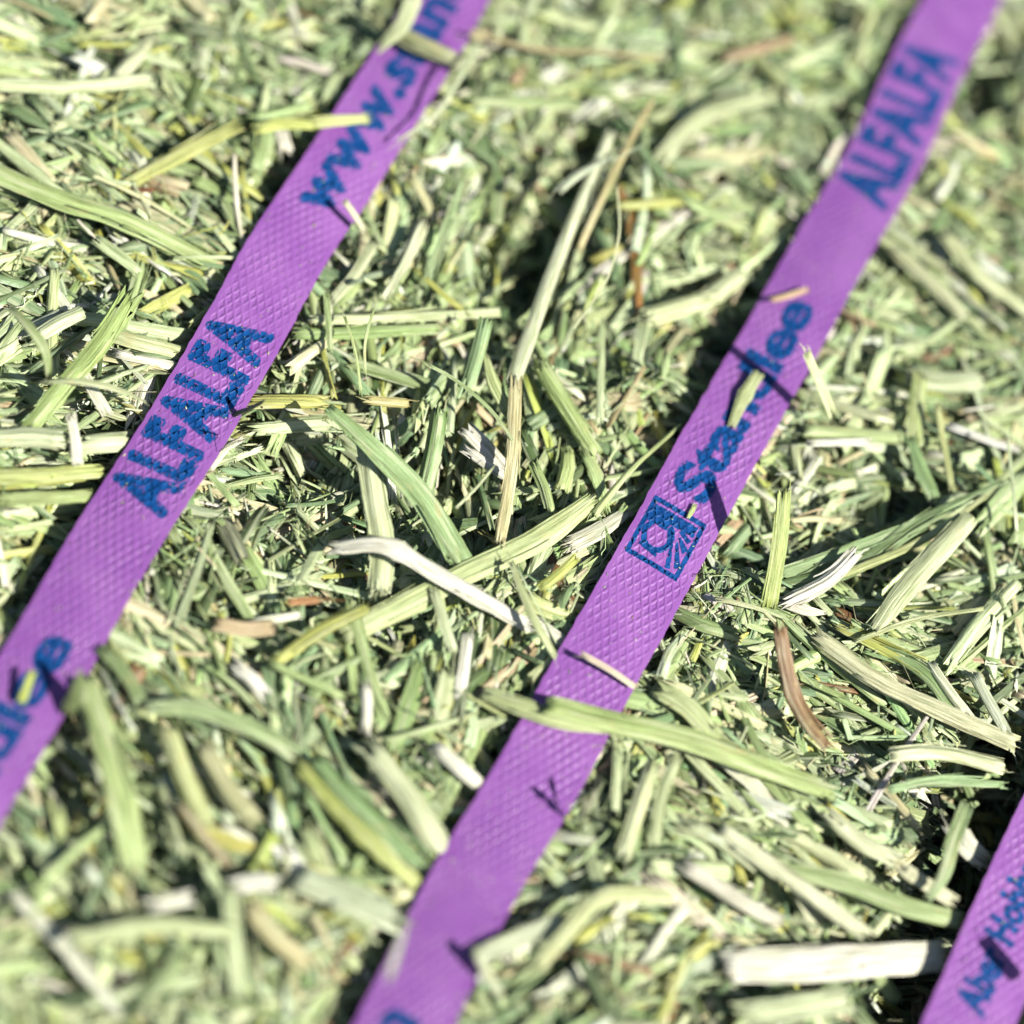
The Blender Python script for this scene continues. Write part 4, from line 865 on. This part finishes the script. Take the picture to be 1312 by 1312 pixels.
while len(cand) < 165 and tries < 6000:
    tries += 1
    px, py = rng.uniform(-10, 1320, 2)
    if min(np.hypot(px - t_[0], py - t_[1]) for t_ in taken) < 40: continue
    g = P(px, py, 2)
    dmin = min(np.sqrt(((c - g[:2]) ** 2).sum(1)).min() for c, z in SEGS)
    if dmin < 7.6 * MM: continue
    if float(relief(np.array([g[0]]), np.array([g[1]]))[0]) < -4.5: continue
    L_ = math.exp(rng.uniform(math.log(7), math.log(21))) * MM
    a = float(direction(np.array([g[0]]), np.array([g[1]]), 1, .35, .75)[0])
    d = np.array([math.cos(a), math.sin(a)]) * L_ / 2
    ok = True
    for s_ in (-1, 1):                       # shorten rather than cross a strap
        e_ = g[:2] + s_ * d
        if min(np.sqrt(((c - e_) ** 2).sum(1)).min() for c, z in SEGS) < 6.6 * MM: ok = False
    if not ok: continue
    taken.append((px, py)); cand.append((px, py, g, a, L_, d))
recs = []
for px, py, g, a, L_, d in cand:
    kd = KINDS[rng.choice(5, p=[.36, .24, .14, .2, .06])]
    ci = int(rng.choice(len(PN), p=PW)); z0 = float(relief(np.array([g[0]]), np.array([g[1]]))[0]) + rng.uniform(.6, 2.4)
    tl = rng.normal(0, .10) * L_ * 1000 / 2; bend_ = rng.normal(0, .02) * L_
    nrm = np.array([-d[1], d[0]]) / np.linalg.norm(d)
    pw = []
    for s_, b_ in ((-1, 0), (0, 1), (1, 0)):
        q_ = g[:2] + s_ * d + nrm * bend_ * b_
        pw.append(np.array([q_[0], q_[1], (z0 + s_ * tl) * MM]))
    pix = [PIX(q_) for q_ in pw]; hs = [q_[2] * 1000 for q_ in pw]
    wpx = math.exp(rng.uniform(math.log(9), math.log(22)))
    wpx = min(wpx, L_ * 1000 * 8.75 * .35)
    near = int(((LXY - [px, py]) ** 2).sum(1).argmin()); lx, ly = LXY[near]
    far = math.hypot(lx - px, ly - py)
    size = ("short " if L_ < .011 else "long " if L_ > .0165 else "") + ("thin " if wpx < 14 else "wide " if wpx > 22 else "")
    recs.append(dict(pix=[tuple(q_) for q_ in pix], hs=hs, w=wpx, kd=kd, ci=ci, L=L_,
        a=f"{size}{PN[ci]} {FORM[kd]} {slope(pix[0], pix[2])}, {'' if far < 0 else ''}{compass(px - lx, py - ly)} the {LAND[near][1]}", px=px, py=py))
from collections import defaultdict
grp = defaultdict(list)
for r in recs: grp[r["a"]].append(r)
for k, rs in grp.items():
    if len(rs) > 1:
        rs.sort(key=lambda r: r["py"])
        nmz = ["upper", "lower"] if len(rs) == 2 else ["topmost", "middle", "lowest", "fourth"]
        for r, z_ in zip(rs, nmz): r["a"] = z_ + " " + r["a"]
for r in recs:
    nm = B_ if r["kd"] in ("blade", "fold") else S_
    piece(nm, r["pix"], r["w"], r["kd"], tuple(np.clip(PC[r["ci"]] * np.exp(rng.normal(0, .1)), 0, .86)), r["a"], "dry leaf" if nm == B_ else "hay stem",
          hts=r["hs"], taper=(rng.uniform(.7, 1), 1, rng.uniform(.6, 1)), roll=rng.normal(0, .35), twist=rng.normal(0, .4), N=16, group="loose pieces of hay on top", auto=True)
print("pieces", len(used), "stuff verts", len(leaf[0]) + len(stem[0]))
